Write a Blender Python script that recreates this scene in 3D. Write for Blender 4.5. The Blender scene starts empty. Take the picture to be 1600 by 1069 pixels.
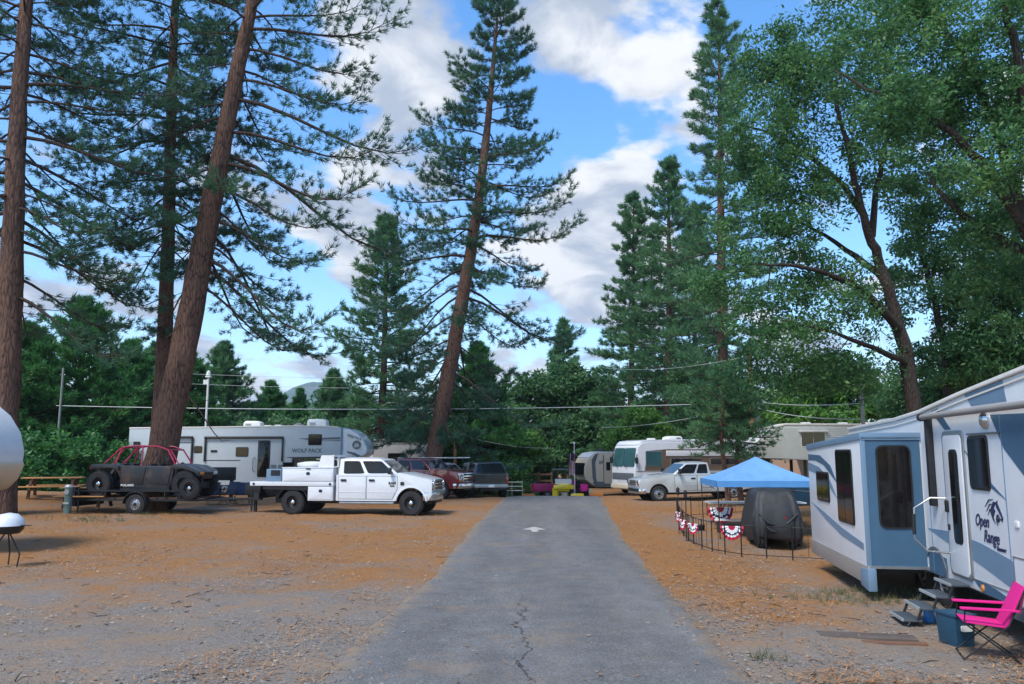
import bpy, bmesh, math, random
import numpy as np
from mathutils import Vector, Matrix
R = math.radians
scene = bpy.context.scene
# ------------------------------------------------------------------ camera
CAMH, YH, FPX = 2.2, 708.0, 1244.0
PITCH = math.atan((YH - 534.5) / FPX)
cam = bpy.data.cameras.new('camera'); cam.lens = 28.0; cam.sensor_width = 36.0
cam.clip_start = 0.1; cam.clip_end = 12000
camo = bpy.data.objects.new('camera', cam); scene.collection.objects.link(camo)
camo.location = (0, 0, CAMH); camo.rotation_euler = (R(90) + PITCH, 0, 0)
scene.camera = camo
scene.render.resolution_x, scene.render.resolution_y = 1024, 684
# ------------------------------------------------------------------ light
SUN_EL, SUN_AZ = R(54), R(218)        # azimuth clockwise from +Y: behind the camera, to the left
SKY_STRENGTH, SUN_STRENGTH = 0.15, 2.15
scene.view_settings.view_transform = 'Standard'; scene.view_settings.look = 'None'
scene.view_settings.exposure = 1.04; scene.view_settings.gamma = 1.0
sl = bpy.data.lights.new('sun', 'SUN'); sl.energy = SUN_STRENGTH; sl.angle = R(16); sl.color = (1.0, 0.95, 0.86)
so = bpy.data.objects.new('sun', sl); scene.collection.objects.link(so)
sd = Vector((math.sin(SUN_AZ) * math.cos(SUN_EL), math.cos(SUN_AZ) * math.cos(SUN_EL), math.sin(SUN_EL)))
so.rotation_euler = sd.to_track_quat('Z', 'Y').to_euler()

def ray(px, py):
    u = (px - 800) / FPX; v = (534.5 - py) / FPX
    return Vector((u, math.cos(PITCH) - v * math.sin(PITCH), math.sin(PITCH) + v * math.cos(PITCH)))

world = bpy.data.worlds.new('World'); scene.world = world; world.use_nodes = True
def build_world():
    nt = world.node_tree; N = nt.nodes; L = nt.links
    N.clear()
    def nd(t, **k):
        n = N.new(t)
        for a, b in k.items(): setattr(n, a, b)
        return n
    def math_(op, a, b=None, clamp=False):
        n = nd('ShaderNodeMath', operation=op); n.use_clamp = clamp
        for i, x in enumerate((a, b)):
            if x is None: continue
            if isinstance(x, (int, float)): n.inputs[i].default_value = x
            else: L.new(x, n.inputs[i])
        return n.outputs[0]
    def smooth(x, a, b):
        n = nd('ShaderNodeMapRange', interpolation_type='SMOOTHSTEP')
        L.new(x, n.inputs[0]); n.inputs[1].default_value = a; n.inputs[2].default_value = b
        return n.outputs[0]
    sky = nd('ShaderNodeTexSky', sky_type='NISHITA'); sky.sun_disc = False
    sky.sun_elevation = SUN_EL; sky.sun_rotation = SUN_AZ
    sky.air_density = 1.0; sky.dust_density = 0.4; sky.ozone_density = 2.2
    tc = nd('ShaderNodeTexCoord')
    nrm = nd('ShaderNodeVectorMath', operation='NORMALIZE'); L.new(tc.outputs['Generated'], nrm.inputs[0])
    sep = nd('ShaderNodeSeparateXYZ'); L.new(nrm.outputs[0], sep.inputs[0])
    den = math_('ADD', math_('MAXIMUM', sep.outputs['Z'], 0.0), 0.28)
    inv = math_('DIVIDE', 1.0, den)
    P = nd('ShaderNodeVectorMath', operation='SCALE'); L.new(nrm.outputs[0], P.inputs[0]); L.new(inv, P.inputs['Scale'])
    def noise(off, sc, det, rough=.56, dist=.25):
        a = nd('ShaderNodeVectorMath', operation='ADD'); L.new(P.outputs[0], a.inputs[0]); a.inputs[1].default_value = off
        n = nd('ShaderNodeTexNoise'); L.new(a.outputs[0], n.inputs['Vector'])
        n.inputs['Scale'].default_value = sc; n.inputs['Detail'].default_value = det
        n.inputs['Roughness'].default_value = rough; n.inputs['Distortion'].default_value = dist
        return n.outputs['Fac']
    base = noise((3.1, 1.7, .4), 3.5, 9)
    fine = noise((9.1, 4.7, 2.4), 8.0, 7)
    # where the photograph's clouds and blue gaps stand (direction, angular radius, weight)
    blobs = [(655, 45, 7.5, .30), (560, 60, 5, .22), (665, 135, 4, .20), (960, 60, 8.5, .30), (860, 20, 5, .2), (1040, 150, 5, .25),
             (600, 300, 6.5, .26), (520, 310, 4, .2), (900, 290, 6.5, .3), (960, 370, 7.5, .32), (900, 440, 5.5, .28), (1010, 450, 5, .25),
             (540, 405, 2.6, .2), (455, 590, 5, .25), (810, 580, 3.5, .2), (1200, 600, 6, .2), (1000, 215, 2.4, .15), (250, 500, 7, .12),
             (800, 200, 6.5, -.26), (900, 165, 4.0, -.14), (640, 230, 2.2, -.10), (430, 470, 7.0, -.22), (480, 240, 5.0, -.16), (600, 390, 3.0, -.12),
             (850, 540, 3.5, -.2), (660, 520, 6, -.16), (320, 400, 6, -.1), (1010, 180, 2.0, -.08), (730, 40, 2.0, -.1), (960, 192, 3.6, -.30), (1020, 200, 3.0, -.18), (720, 210, 4.0, -.2), (880, 190, 4, -.15), (560, 200, 3, -.15)]
    acc = math_('MULTIPLY_ADD', math_('SUBTRACT', base, .5), 1.75); acc.node.inputs[2].default_value = .5
    for (px, py, rad, wgt) in blobs:
        d = nd('ShaderNodeVectorMath', operation='DOT_PRODUCT'); L.new(nrm.outputs[0], d.inputs[0]); d.inputs[1].default_value = ray(px, py).normalized()
        acc = math_('ADD', acc, math_('MULTIPLY', smooth(d.outputs['Value'], math.cos(R(rad)), math.cos(R(rad * .1))), wgt * .8))
    acc = math_('ADD', acc, math_('MULTIPLY', math_('SUBTRACT', fine, .5), .62))
    mask = smooth(acc, .505, .75)
    puff = noise((5.3, 2.2, 1.9), 5.2, 9, .6, .5)
    thick = smooth(math_('ADD', puff, math_('MULTIPLY', math_('SUBTRACT', noise((1.3, 7.2, .9), 1.9, 4), .5), 1.1)), .36, .66)
    ccol = nd('ShaderNodeMix', data_type='RGBA'); L.new(thick, ccol.inputs['Factor'])
    ccol.inputs['A'].default_value = (1.6, 1.85, 2.3, 1); ccol.inputs['B'].default_value = (3.35, 3.42, 3.5, 1)
    hs = nd('ShaderNodeHueSaturation'); L.new(sky.outputs[0], hs.inputs['Color']); hs.inputs['Saturation'].default_value = 1.3; hs.inputs['Value'].default_value = 1.0
    mx = nd('ShaderNodeMix', data_type='RGBA'); L.new(mask, mx.inputs['Factor']); L.new(hs.outputs[0], mx.inputs['A']); L.new(ccol.outputs['Result'], mx.inputs['B'])
    bg = nd('ShaderNodeBackground'); L.new(mx.outputs['Result'], bg.inputs[0]); bg.inputs[1].default_value = SKY_STRENGTH
    out = nd('ShaderNodeOutputWorld'); L.new(bg.outputs[0], out.inputs[0])
build_world()

# ------------------------------------------------------------------ terrain height and pixel helpers
def sst(a, b, x):
    t = np.clip((x - a) / (b - a), 0, 1); return t * t * (3 - 2 * t)
def hgt(x, y):
    h = -0.42 * np.exp(-(((x - 7.6) / 3.6) ** 2 + ((y - 22.5) / 5.0) ** 2))
    h = h + 0.16 * sst(7, 12, x) * sst(27, 38, y) * (1 - sst(44, 52, y))
    h = h + 0.45 * sst(15, 20, -x) * sst(24, 33, y) * (1 - sst(37, 42, y))
    h = h - 0.9 * sst(40, 62, y) - 0.22 * sst(40, 50, y) * np.exp(-((x - 2.6) / 4.0) ** 2)
    return h
def H(x, y): return float(hgt(float(x), float(y)))
def at(px, py, Y):
    r = ray(px, py); return Vector((0, 0, CAMH)) + r * (Y / r.y)
def gp(px, py):
    z = 0.0
    for _ in range(25):
        r = ray(px, py); p = Vector((0, 0, CAMH)) + r * ((z - CAMH) / r.z); z = .5 * z + .5 * H(p.x, p.y)
    return p

# ------------------------------------------------------------------ materials
MATS = {}
def _nodes(name):
    m = bpy.data.materials.new(name); m.use_nodes = True
    nt = m.node_tree; nt.nodes.clear(); return m, nt, nt.nodes, nt.links
def _ramp(N, stops):
    r = N.new('ShaderNodeValToRGB'); e = r.color_ramp.elements
    while len(e) < len(stops): e.new(.5)
    for i, (p, c) in enumerate(stops):
        e[i].position = p; e[i].color = (*c, 1)
    return r
def _noise(N, L, vec, sc, det=4, rough=.5, dist=0):
    n = N.new('ShaderNodeTexNoise'); L.new(vec, n.inputs['Vector']); n.inputs['Scale'].default_value = sc
    n.inputs['Detail'].default_value = det; n.inputs['Roughness'].default_value = rough; n.inputs['Distortion'].default_value = dist
    return n.outputs['Fac']
def mat(name, col, rough=.5, metal=0, var=.10, scale=2.5, bump=0, bscale=60, coat=0, spec=.5, stain=0, staincol=(.16, .11, .07), stretch=(1, 1, 1)):
    if name in MATS: return MATS[name]
    m, nt, N, L = _nodes(name)
    tc = N.new('ShaderNodeTexCoord'); mp = N.new('ShaderNodeMapping'); L.new(tc.outputs['Object'], mp.inputs[0]); mp.inputs['Scale'].default_value = stretch
    f = _noise(N, L, mp.outputs[0], scale, 5, .6)
    rp = _ramp(N, [(.3, [c * (1 - var) for c in col]), (.7, [min(1, c * (1 + var)) for c in col])]); L.new(f, rp.inputs[0])
    csock = rp.outputs[0]
    if stain:
        f2 = _noise(N, L, mp.outputs[0], scale * 2.3, 6, .7, .4); r2 = _ramp(N, [(.52, (0, 0, 0)), (.75, (stain,) * 3)]); L.new(f2, r2.inputs[0])
        mx = N.new('ShaderNodeMix'); mx.data_type = 'RGBA'; L.new(r2.outputs[0], mx.inputs['Factor']); L.new(csock, mx.inputs['A']); mx.inputs['B'].default_value = (*staincol, 1); csock = mx.outputs['Result']
    b = N.new('ShaderNodeBsdfPrincipled'); L.new(csock, b.inputs['Base Color'])
    f3 = _noise(N, L, tc.outputs['Object'], scale * 4, 4)
    mr = N.new('ShaderNodeMapRange'); L.new(f3, mr.inputs[0]); mr.inputs[3].default_value = max(.02, rough * .8); mr.inputs[4].default_value = min(1, rough * 1.25); L.new(mr.outputs[0], b.inputs['Roughness'])
    b.inputs['Metallic'].default_value = metal; b.inputs['Coat Weight'].default_value = coat; b.inputs['Coat Roughness'].default_value = .06
    b.inputs['Specular IOR Level'].default_value = spec
    if bump:
        f4 = _noise(N, L, mp.outputs[0], bscale, 5, .6); bp = N.new('ShaderNodeBump'); bp.inputs['Strength'].default_value = bump; bp.inputs['Distance'].default_value = .02; L.new(f4, bp.inputs['Height']); L.new(bp.outputs[0], b.inputs['Normal'])
    o = N.new('ShaderNodeOutputMaterial'); L.new(b.outputs[0], o.inputs[0])
    MATS[name] = m; return m
def leafmat(name, c0, c1, c2, trans=.42, nscale=.5, gloss=.45):
    m, nt, N, L = _nodes(name)
    geo = N.new('ShaderNodeNewGeometry'); tc = N.new('ShaderNodeTexCoord')
    f = _noise(N, L, tc.outputs['Object'], nscale, 4, .6)
    ad = N.new('ShaderNodeMath'); ad.operation = 'MULTIPLY_ADD'; L.new(geo.outputs['Random Per Island'], ad.inputs[0]); ad.inputs[1].default_value = .5; 
    sb = N.new('ShaderNodeMath'); sb.operation = 'SUBTRACT'; L.new(f, sb.inputs[0]); sb.inputs[1].default_value = .25; L.new(sb.outputs[0], ad.inputs[2])
    rp = _ramp(N, [(.15, c0), (.5, c1), (.85, c2)]); L.new(ad.outputs[0], rp.inputs[0])
    b = N.new('ShaderNodeBsdfPrincipled'); L.new(rp.outputs[0], b.inputs['Base Color']); b.inputs['Roughness'].default_value = gloss; b.inputs['Specular IOR Level'].default_value = .35
    t = N.new('ShaderNodeBsdfTranslucent'); L.new(rp.outputs[0], t.inputs[0])
    mx = N.new('ShaderNodeMixShader'); mx.inputs[0].default_value = trans; L.new(b.outputs[0], mx.inputs[1]); L.new(t.outputs[0], mx.inputs[2])
    o = N.new('ShaderNodeOutputMaterial'); L.new(mx.outputs[0], o.inputs[0]); MATS[name] = m; return m
def barkmat(name, dark, light, sc=1.0):
    m, nt, N, L = _nodes(name)
    tc = N.new('ShaderNodeTexCoord'); mp = N.new('ShaderNodeMapping'); L.new(tc.outputs['Object'], mp.inputs[0]); mp.inputs['Scale'].default_value = (1, 1, .22)
    v = N.new('ShaderNodeTexVoronoi'); v.feature = 'DISTANCE_TO_EDGE'; L.new(mp.outputs[0], v.inputs['Vector']); v.inputs['Scale'].default_value = 9 * sc
    n1 = _noise(N, L, mp.outputs[0], 14 * sc, 6, .65); n2 = _noise(N, L, tc.outputs['Object'], .9, 3)
    mu = N.new('ShaderNodeMath'); mu.operation = 'MULTIPLY_ADD'; L.new(v.outputs['Distance'], mu.inputs[0]); mu.inputs[1].default_value = 1.6
    L.new(n1, mu.inputs[2])
    ad = N.new('ShaderNodeMath'); ad.operation = 'MULTIPLY_ADD'; L.new(n2, ad.inputs[0]); ad.inputs[1].default_value = .5; L.new(mu.outputs[0], ad.inputs[2])
    rp = _ramp(N, [(.62, dark), (1.0, light)]); L.new(ad.outputs[0], rp.inputs[0])
    b = N.new('ShaderNodeBsdfPrincipled'); L.new(rp.outputs[0], b.inputs['Base Color']); b.inputs['Roughness'].default_value = .9; b.inputs['Specular IOR Level'].default_value = .15
    bp = N.new('ShaderNodeBump'); bp.inputs['Strength'].default_value = .9; bp.inputs['Distance'].default_value = .05; L.new(mu.outputs[0], bp.inputs['Height']); L.new(bp.outputs[0], b.inputs['Normal'])
    o = N.new('ShaderNodeOutputMaterial'); L.new(b.outputs[0], o.inputs[0]); MATS[name] = m; return m

mat('white_paint', (.62, .64, .66), .28, coat=.6, var=.03, stain=.06)
mat('rv_white', (.60, .62, .645), .38, var=.04, coat=.2, stain=.08)
mat('rv_grey', (.40, .44, .47), .42, var=.04, stain=.06)
mat('rv_tan', (.56, .48, .36), .4, var=.05, stain=.08)
mat('rv_cream', (.66, .63, .57), .4, var=.05, stain=.1)
mat('rv_brown', (.13, .085, .06), .45)
mat('rv_blue', (.045, .105, .175), .4, var=.08, stain=.05)
mat('rv_pale_blue', (.13, .21, .30), .42, var=.06)
mat('rv_dark_grey', (.10, .115, .13), .45)
mat('rv_greige', (.33, .305, .28), .45, var=.06)
mat('rv_taupe', (.24, .22, .20), .5, var=.08)
mat('silver_paint', (.52, .54, .56), .3, metal=.35, coat=.6, var=.04, stain=.08)
mat('red_paint', (.14, .012, .018), .25, metal=.2, coat=.9, var=.08)
mat('black_paint', (.012, .014, .017), .25, coat=.7, var=.2)
mat('dusty_black', (.020, .021, .024), .42, var=.3, stain=.8, staincol=(.13, .07, .04), scale=.9)
mat('grey_green_paint', (.10, .13, .13), .45, var=.15, stain=.2)
mat('rubber', (.014, .014, .015), .82, var=.3, bump=.2, bscale=50, stain=.35, staincol=(.06, .045, .035))
mat('dark_metal', (.025, .026, .028), .5, metal=.4, var=.25)
mat('black_plastic', (.012, .012, .013), .45, var=.2)
mat('chrome', (.62, .64, .66), .16, metal=1, var=.08)
mat('steel', (.36, .37, .38), .38, metal=.8, var=.12)
mat('glass', (.010, .013, .016), .05, var=.3, spec=.42)
mat('tinted_glass', (.009, .008, .008), .07, var=.3, spec=.32)
mat('teal_glass', (.035, .10, .11), .08, var=.25, spec=.7, scale=1.2)
mat('lamp_glass', (.62, .64, .62), .12, var=.1, coat=1)
mat('red_lens', (.30, .012, .012), .15, coat=1)
mat('amber_lens', (.55, .19, .02), .2, coat=1)
mat('white_plastic', (.68, .68, .66), .45, var=.05, stain=.12)
mat('pink_cage', (.42, .010, .055), .35, coat=.5)
mat('magenta_fabric', (.62, .004, .20), .7, var=.12, bump=.2, bscale=200)
mat('magenta_panel', (.30, .012, .10), .5, var=.2, stain=.3)
mat('yellow_paint', (.84, .60, .015), .35, coat=.5, var=.06)
mat('blue_canvas', (.13, .30, .55), .65, var=.10, bump=.3, bscale=3, stain=.10, staincol=(.15, .30, .5))
mat('blue_canvas_dark', (.06, .21, .44), .7, var=.1)
mat('navy_fabric', (.012, .03, .065), .8, var=.2)
mat('blue_plastic', (.012, .055, .10), .45, var=.15)
mat('bright_blue', (.02, .16, .42), .5)
mat('cover_fabric', (.020, .022, .024), .62, var=.25, bump=.5, bscale=7)
mat('iron', (.012, .011, .012), .6, metal=.3)
mat('cloth_white', (.70, .71, .73), .85, var=.05)
mat('cloth_red', (.42, .014, .05), .85, var=.1)
mat('cloth_navy', (.012, .018, .07), .85, var=.15)
mat('wood_table', (.52, .25, .085), .7, var=.18, scale=4, bump=.3, bscale=30, stretch=(.3, 2, 2))
mat('wood_dark', (.11, .05, .028), .8, var=.25, scale=4, bump=.3, bscale=30)
mat('wood_pole', (.22, .11, .055), .85, var=.2, bump=.4, bscale=25, stretch=(3, 3, .3))
mat('wood_fence', (.15, .075, .045), .85, var=.25, bump=.3, bscale=25)
mat('grey_pole', (.20, .22, .21), .8, var=.15, bump=.3, bscale=25, stretch=(3, 3, .3))
mat('galvanised', (.42, .46, .47), .45, metal=.5, var=.12)
mat('pedestal_green', (.10, .16, .14), .6, var=.2, stain=.4)
mat('wire', (.45, .46, .46), .5)
mat('corrugated', (.50, .50, .47), .45, metal=.15, var=.06, stain=.12)
mat('road_paint', (.40, .385, .34), .8, var=.18, scale=6, stain=.75, staincol=(.16, .16, .16))
mat('board', (.09, .07, .058), .9, var=.25, bump=.4, bscale=20)
mat('cone_orange', (.62, .20, .03), .6)
mat('step_metal', (.10, .12, .14), .5, metal=.5, var=.2)
mat('hill_forest', (.06, .11, .09), .95, var=.45, scale=.03)
mat('brown_roof', (.30, .17, .09), .8, var=.15)
leafmat('needles_dark', (0.027, 0.083, 0.057), (0.053, 0.143, 0.083), (0.112, 0.232, 0.105))
leafmat('needles_mid', (0.040, 0.119, 0.066), (0.083, 0.210, 0.092), (0.183, 0.348, 0.129))
leafmat('needles_cedar', (0.022, 0.099, 0.035), (0.053, 0.186, 0.053), (0.120, 0.318, 0.076), nscale=.8)
leafmat('leaf_oak', (0.033, 0.103, 0.042), (0.074, 0.190, 0.066), (0.182, 0.330, 0.107), trans=.48, nscale=.45, gloss=.4)
leafmat('leaf_light', (0.054, 0.153, 0.037), (0.107, 0.261, 0.054), (0.215, 0.399, 0.085), trans=.48, nscale=.6)
leafmat('leaf_center', (0.038, 0.112, 0.048), (0.072, 0.184, 0.072), (0.160, 0.288, 0.112), trans=.48, nscale=.5)
leafmat('dry_needles', (.20, .085, .028), (.36, .165, .055), (.50, .27, .11), trans=.1, nscale=1.5, gloss=.8)
leafmat('stones', (.10, .092, .085), (.18, .165, .15), (.31, .29, .265), trans=0, nscale=2, gloss=.85)
leafmat('dry_leaf', (.14, .08, .04), (.28, .18, .10), (.46, .38, .29), trans=.1, nscale=3, gloss=.8)
leafmat('weed', (.05, .08, .03), (.10, .12, .05), (.25, .20, .09), trans=.2, nscale=3)
barkmat('bark_pine', (.040, .026, .022), (.155, .088, .064))
barkmat('bark_branch', (.030, .022, .020), (.085, .060, .050))
barkmat('bark_grey', (.016, .013, .012), (.065, .052, .044), 1.6)

# ------------------------------------------------------------------ mesh helpers
COL = scene.collection
class MB:
    def __init__(s): s.v = []; s.f = []
    def add(s, vs, fs):
        o = len(s.v); s.v += [tuple(v) for v in vs]; s.f += [tuple(i + o for i in f) for f in fs]; return s
    def box(s, x0, x1, y0, y1, z0, z1):
        return s.add([(x, y, z) for x in (x0, x1) for y in (y0, y1) for z in (z0, z1)], [(0, 1, 3, 2), (4, 6, 7, 5), (0, 4, 5, 1), (2, 3, 7, 6), (0, 2, 6, 4), (1, 5, 7, 3)])
    def prism(s, poly, a, b, ax='y'):
        n = len(poly)
        g = {'y': lambda p, t: (p[0], t, p[1]), 'x': lambda p, t: (t, p[0], p[1]), 'z': lambda p, t: (p[0], p[1], t)}[ax]
        return s.add([g(p, a) for p in poly] + [g(p, b) for p in poly], [tuple(range(n - 1, -1, -1)), tuple(range(n, 2 * n))] + [(i, (i + 1) % n, n + (i + 1) % n, n + i) for i in range(n)])
    def tube(s, pts, r, n=8, caps=True):
        pts = [Vector(p) for p in pts]; k = len(pts)
        rr = [r] * k if isinstance(r, (int, float)) else r
        vs = []; prev = None
        for i, p in enumerate(pts):
            d = (pts[min(i + 1, k - 1)] - pts[max(i - 1, 0)]).normalized()
            if prev is None:
                a = Vector((0, 0, 1)) if abs(d.z) < .9 else Vector((1, 0, 0)); u = d.cross(a).normalized()
            else:
                u = (prev - d * prev.dot(d)).normalized()
            w = d.cross(u); prev = u
            vs += [p + (u * math.cos(t) + w * math.sin(t)) * rr[i] for t in (2 * math.pi * j / n for j in range(n))]
        fs = [(i * n + j, i * n + (j + 1) % n, (i + 1) * n + (j + 1) % n, (i + 1) * n + j) for i in range(k - 1) for j in range(n)]
        if caps: fs += [tuple(range(n - 1, -1, -1)), tuple((k - 1) * n + j for j in range(n))]
        return s.add(vs, fs)
    def lathe(s, prof, c=(0, 0, 0), ax='y', n=24):   # prof: (radius, along)
        vs = []
        for (r, a) in prof:
            for j in range(n):
                t = 2 * math.pi * j / n; x, z = r * math.cos(t), r * math.sin(t)
                p = {'y': (x, a, z), 'z': (x, z, a), 'x': (a, x, z)}[ax]
                vs.append((p[0] + c[0], p[1] + c[1], p[2] + c[2]))
        k = len(prof)
        fs = [(i * n + j, i * n + (j + 1) % n, (i + 1) * n + (j + 1) % n, (i + 1) * n + j) for i in range(k - 1) for j in range(n)]
        fs += [tuple(range(n)), tuple((k - 1) * n + j for j in range(n))]
        return s.add(vs, fs)
    def loft(s, rings):
        n = len(rings[0]); k = len(rings)
        return s.add([p for r in rings for p in r], [(i * n + j, i * n + (j + 1) % n, (i + 1) * n + (j + 1) % n, (i + 1) * n + j) for i in range(k - 1) for j in range(n)] + [tuple(range(n - 1, -1, -1)), tuple((k - 1) * n + j for j in range(n))])
    def build(s, name, m, parent=None, bevel=0, seg=2, ang=35, sub=0):
        me = bpy.data.meshes.new(name); me.from_pydata(s.v, [], s.f)
        bm = bmesh.new(); bm.from_mesh(me); bmesh.ops.remove_doubles(bm, verts=bm.verts, dist=1e-5); bmesh.ops.recalc_face_normals(bm, faces=bm.faces)
        if bevel:
            ed = [e for e in bm.edges if len(e.link_faces) == 2 and e.calc_face_angle(0) > R(28)]
            bmesh.ops.bevel(bm, geom=ed, offset=bevel, segments=seg, profile=.6, affect='EDGES', clamp_overlap=True)
        bm.to_mesh(me); bm.free()
        me.shade_smooth(); me.set_sharp_from_angle(angle=R(ang))
        return link(name, me, m, parent)
def link(name, me, m, parent=None):
    if m is not None and not me.materials: me.materials.append(MATS[m] if isinstance(m, str) else m)
    o = bpy.data.objects.new(name, me); COL.objects.link(o)
    if parent is not None: o.parent = parent
    return o
def tag(o, label=None, cat=None, group=None, kind=None):
    if label: o['label'] = label
    if cat: o['category'] = cat
    if group: o['group'] = group
    if kind: o['kind'] = kind
    return o
def thing(name, label, cat, loc=(0, 0, 0), rz=0, group=None, ry=0, rx=0):
    o = bpy.data.objects.new(name, None); COL.objects.link(o); o.empty_display_size = .2
    o.location = loc; o.rotation_euler = (rx, ry, rz); return tag(o, label, cat, group)
def copy_tree(o, parent=None):
    c = o.copy(); COL.objects.link(c); c.parent = parent
    for ch in list(o.children): copy_tree(ch, c)
    return c
def rrect(x0, x1, z0, z1, r=.06, n=4):
    r = min(r, (x1 - x0) / 2.01, (z1 - z0) / 2.01); out = []
    for (cx, cz, a0) in ((x1 - r, z0 + r, -90), (x1 - r, z1 - r, 0), (x0 + r, z1 - r, 90), (x0 + r, z0 + r, 180)):
        out += [(cx + r * math.cos(R(a0 + 90 * k / n)), cz + r * math.sin(R(a0 + 90 * k / n))) for k in range(n + 1)]
    return out
def onquad(q, uv, off):          # q: four corners (u0v0,u1v0,u1v1,u0v1); polygon in uv -> thin solid standing off along the outward normal
    q = [Vector(p) for p in q]; n = (q[1] - q[0]).cross(q[3] - q[0]).normalized()
    P = lambda u, v: q[0] * (1 - u) * (1 - v) + q[1] * u * (1 - v) + q[2] * u * v + q[3] * (1 - u) * v
    return [P(u, v) + n * off for u, v in uv]
def pane(q, u0, u1, v0, v1, name, m, parent, off=.006, th=.012, r=.08, flip=False):
    uv = rrect(u0, u1, v0, v1, r)
    s = -1 if flip else 1
    a = onquad(q, uv, s * off); b = onquad(q, uv, s * (off - th)); n = len(a)
    return MB().add(b + a, [tuple(range(n - 1, -1, -1)), tuple(range(n, 2 * n))] + [(i, (i + 1) % n, n + (i + 1) % n, n + i) for i in range(n)]).build(name, m, parent)
def fast_mesh(name, V, F, m, parent=None, smooth=False):
    me = bpy.data.meshes.new(name); V = np.asarray(V, np.float32); F = np.asarray(F, np.int32); k = F.shape[1]; n = len(F)
    me.vertices.add(len(V)); me.vertices.foreach_set('co', V.ravel())
    me.loops.add(n * k); me.loops.foreach_set('vertex_index', F.ravel())
    me.polygons.add(n); me.polygons.foreach_set('loop_start', np.arange(0, n * k, k, dtype=np.int32))
    me.update(calc_edges=True)
    if smooth: me.shade_smooth()
    return link(name, me, m, parent)
def text(body, size, m, parent, loc, rot, name='lettering', ext=.003, shear=0, sx=1.0, bold=0):
    cu = bpy.data.curves.new(name, 'FONT'); cu.body = body; cu.size = size; cu.extrude = ext; cu.align_x = 'CENTER'; cu.align_y = 'CENTER'; cu.shear = shear; cu.offset = bold; cu.resolution_u = 3
    t = bpy.data.objects.new('tmp', cu); COL.objects.link(t)
    dg = bpy.context.evaluated_depsgraph_get(); me = bpy.data.meshes.new_from_object(t.evaluated_get(dg))
    bpy.data.objects.remove(t); bpy.data.curves.remove(cu)
    me.materials.clear(); me.transform(Matrix.Diagonal((sx, 1, 1, 1)))
    o = link(name, me, m, parent); o.location = loc; o.rotation_euler = rot; return o
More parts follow.
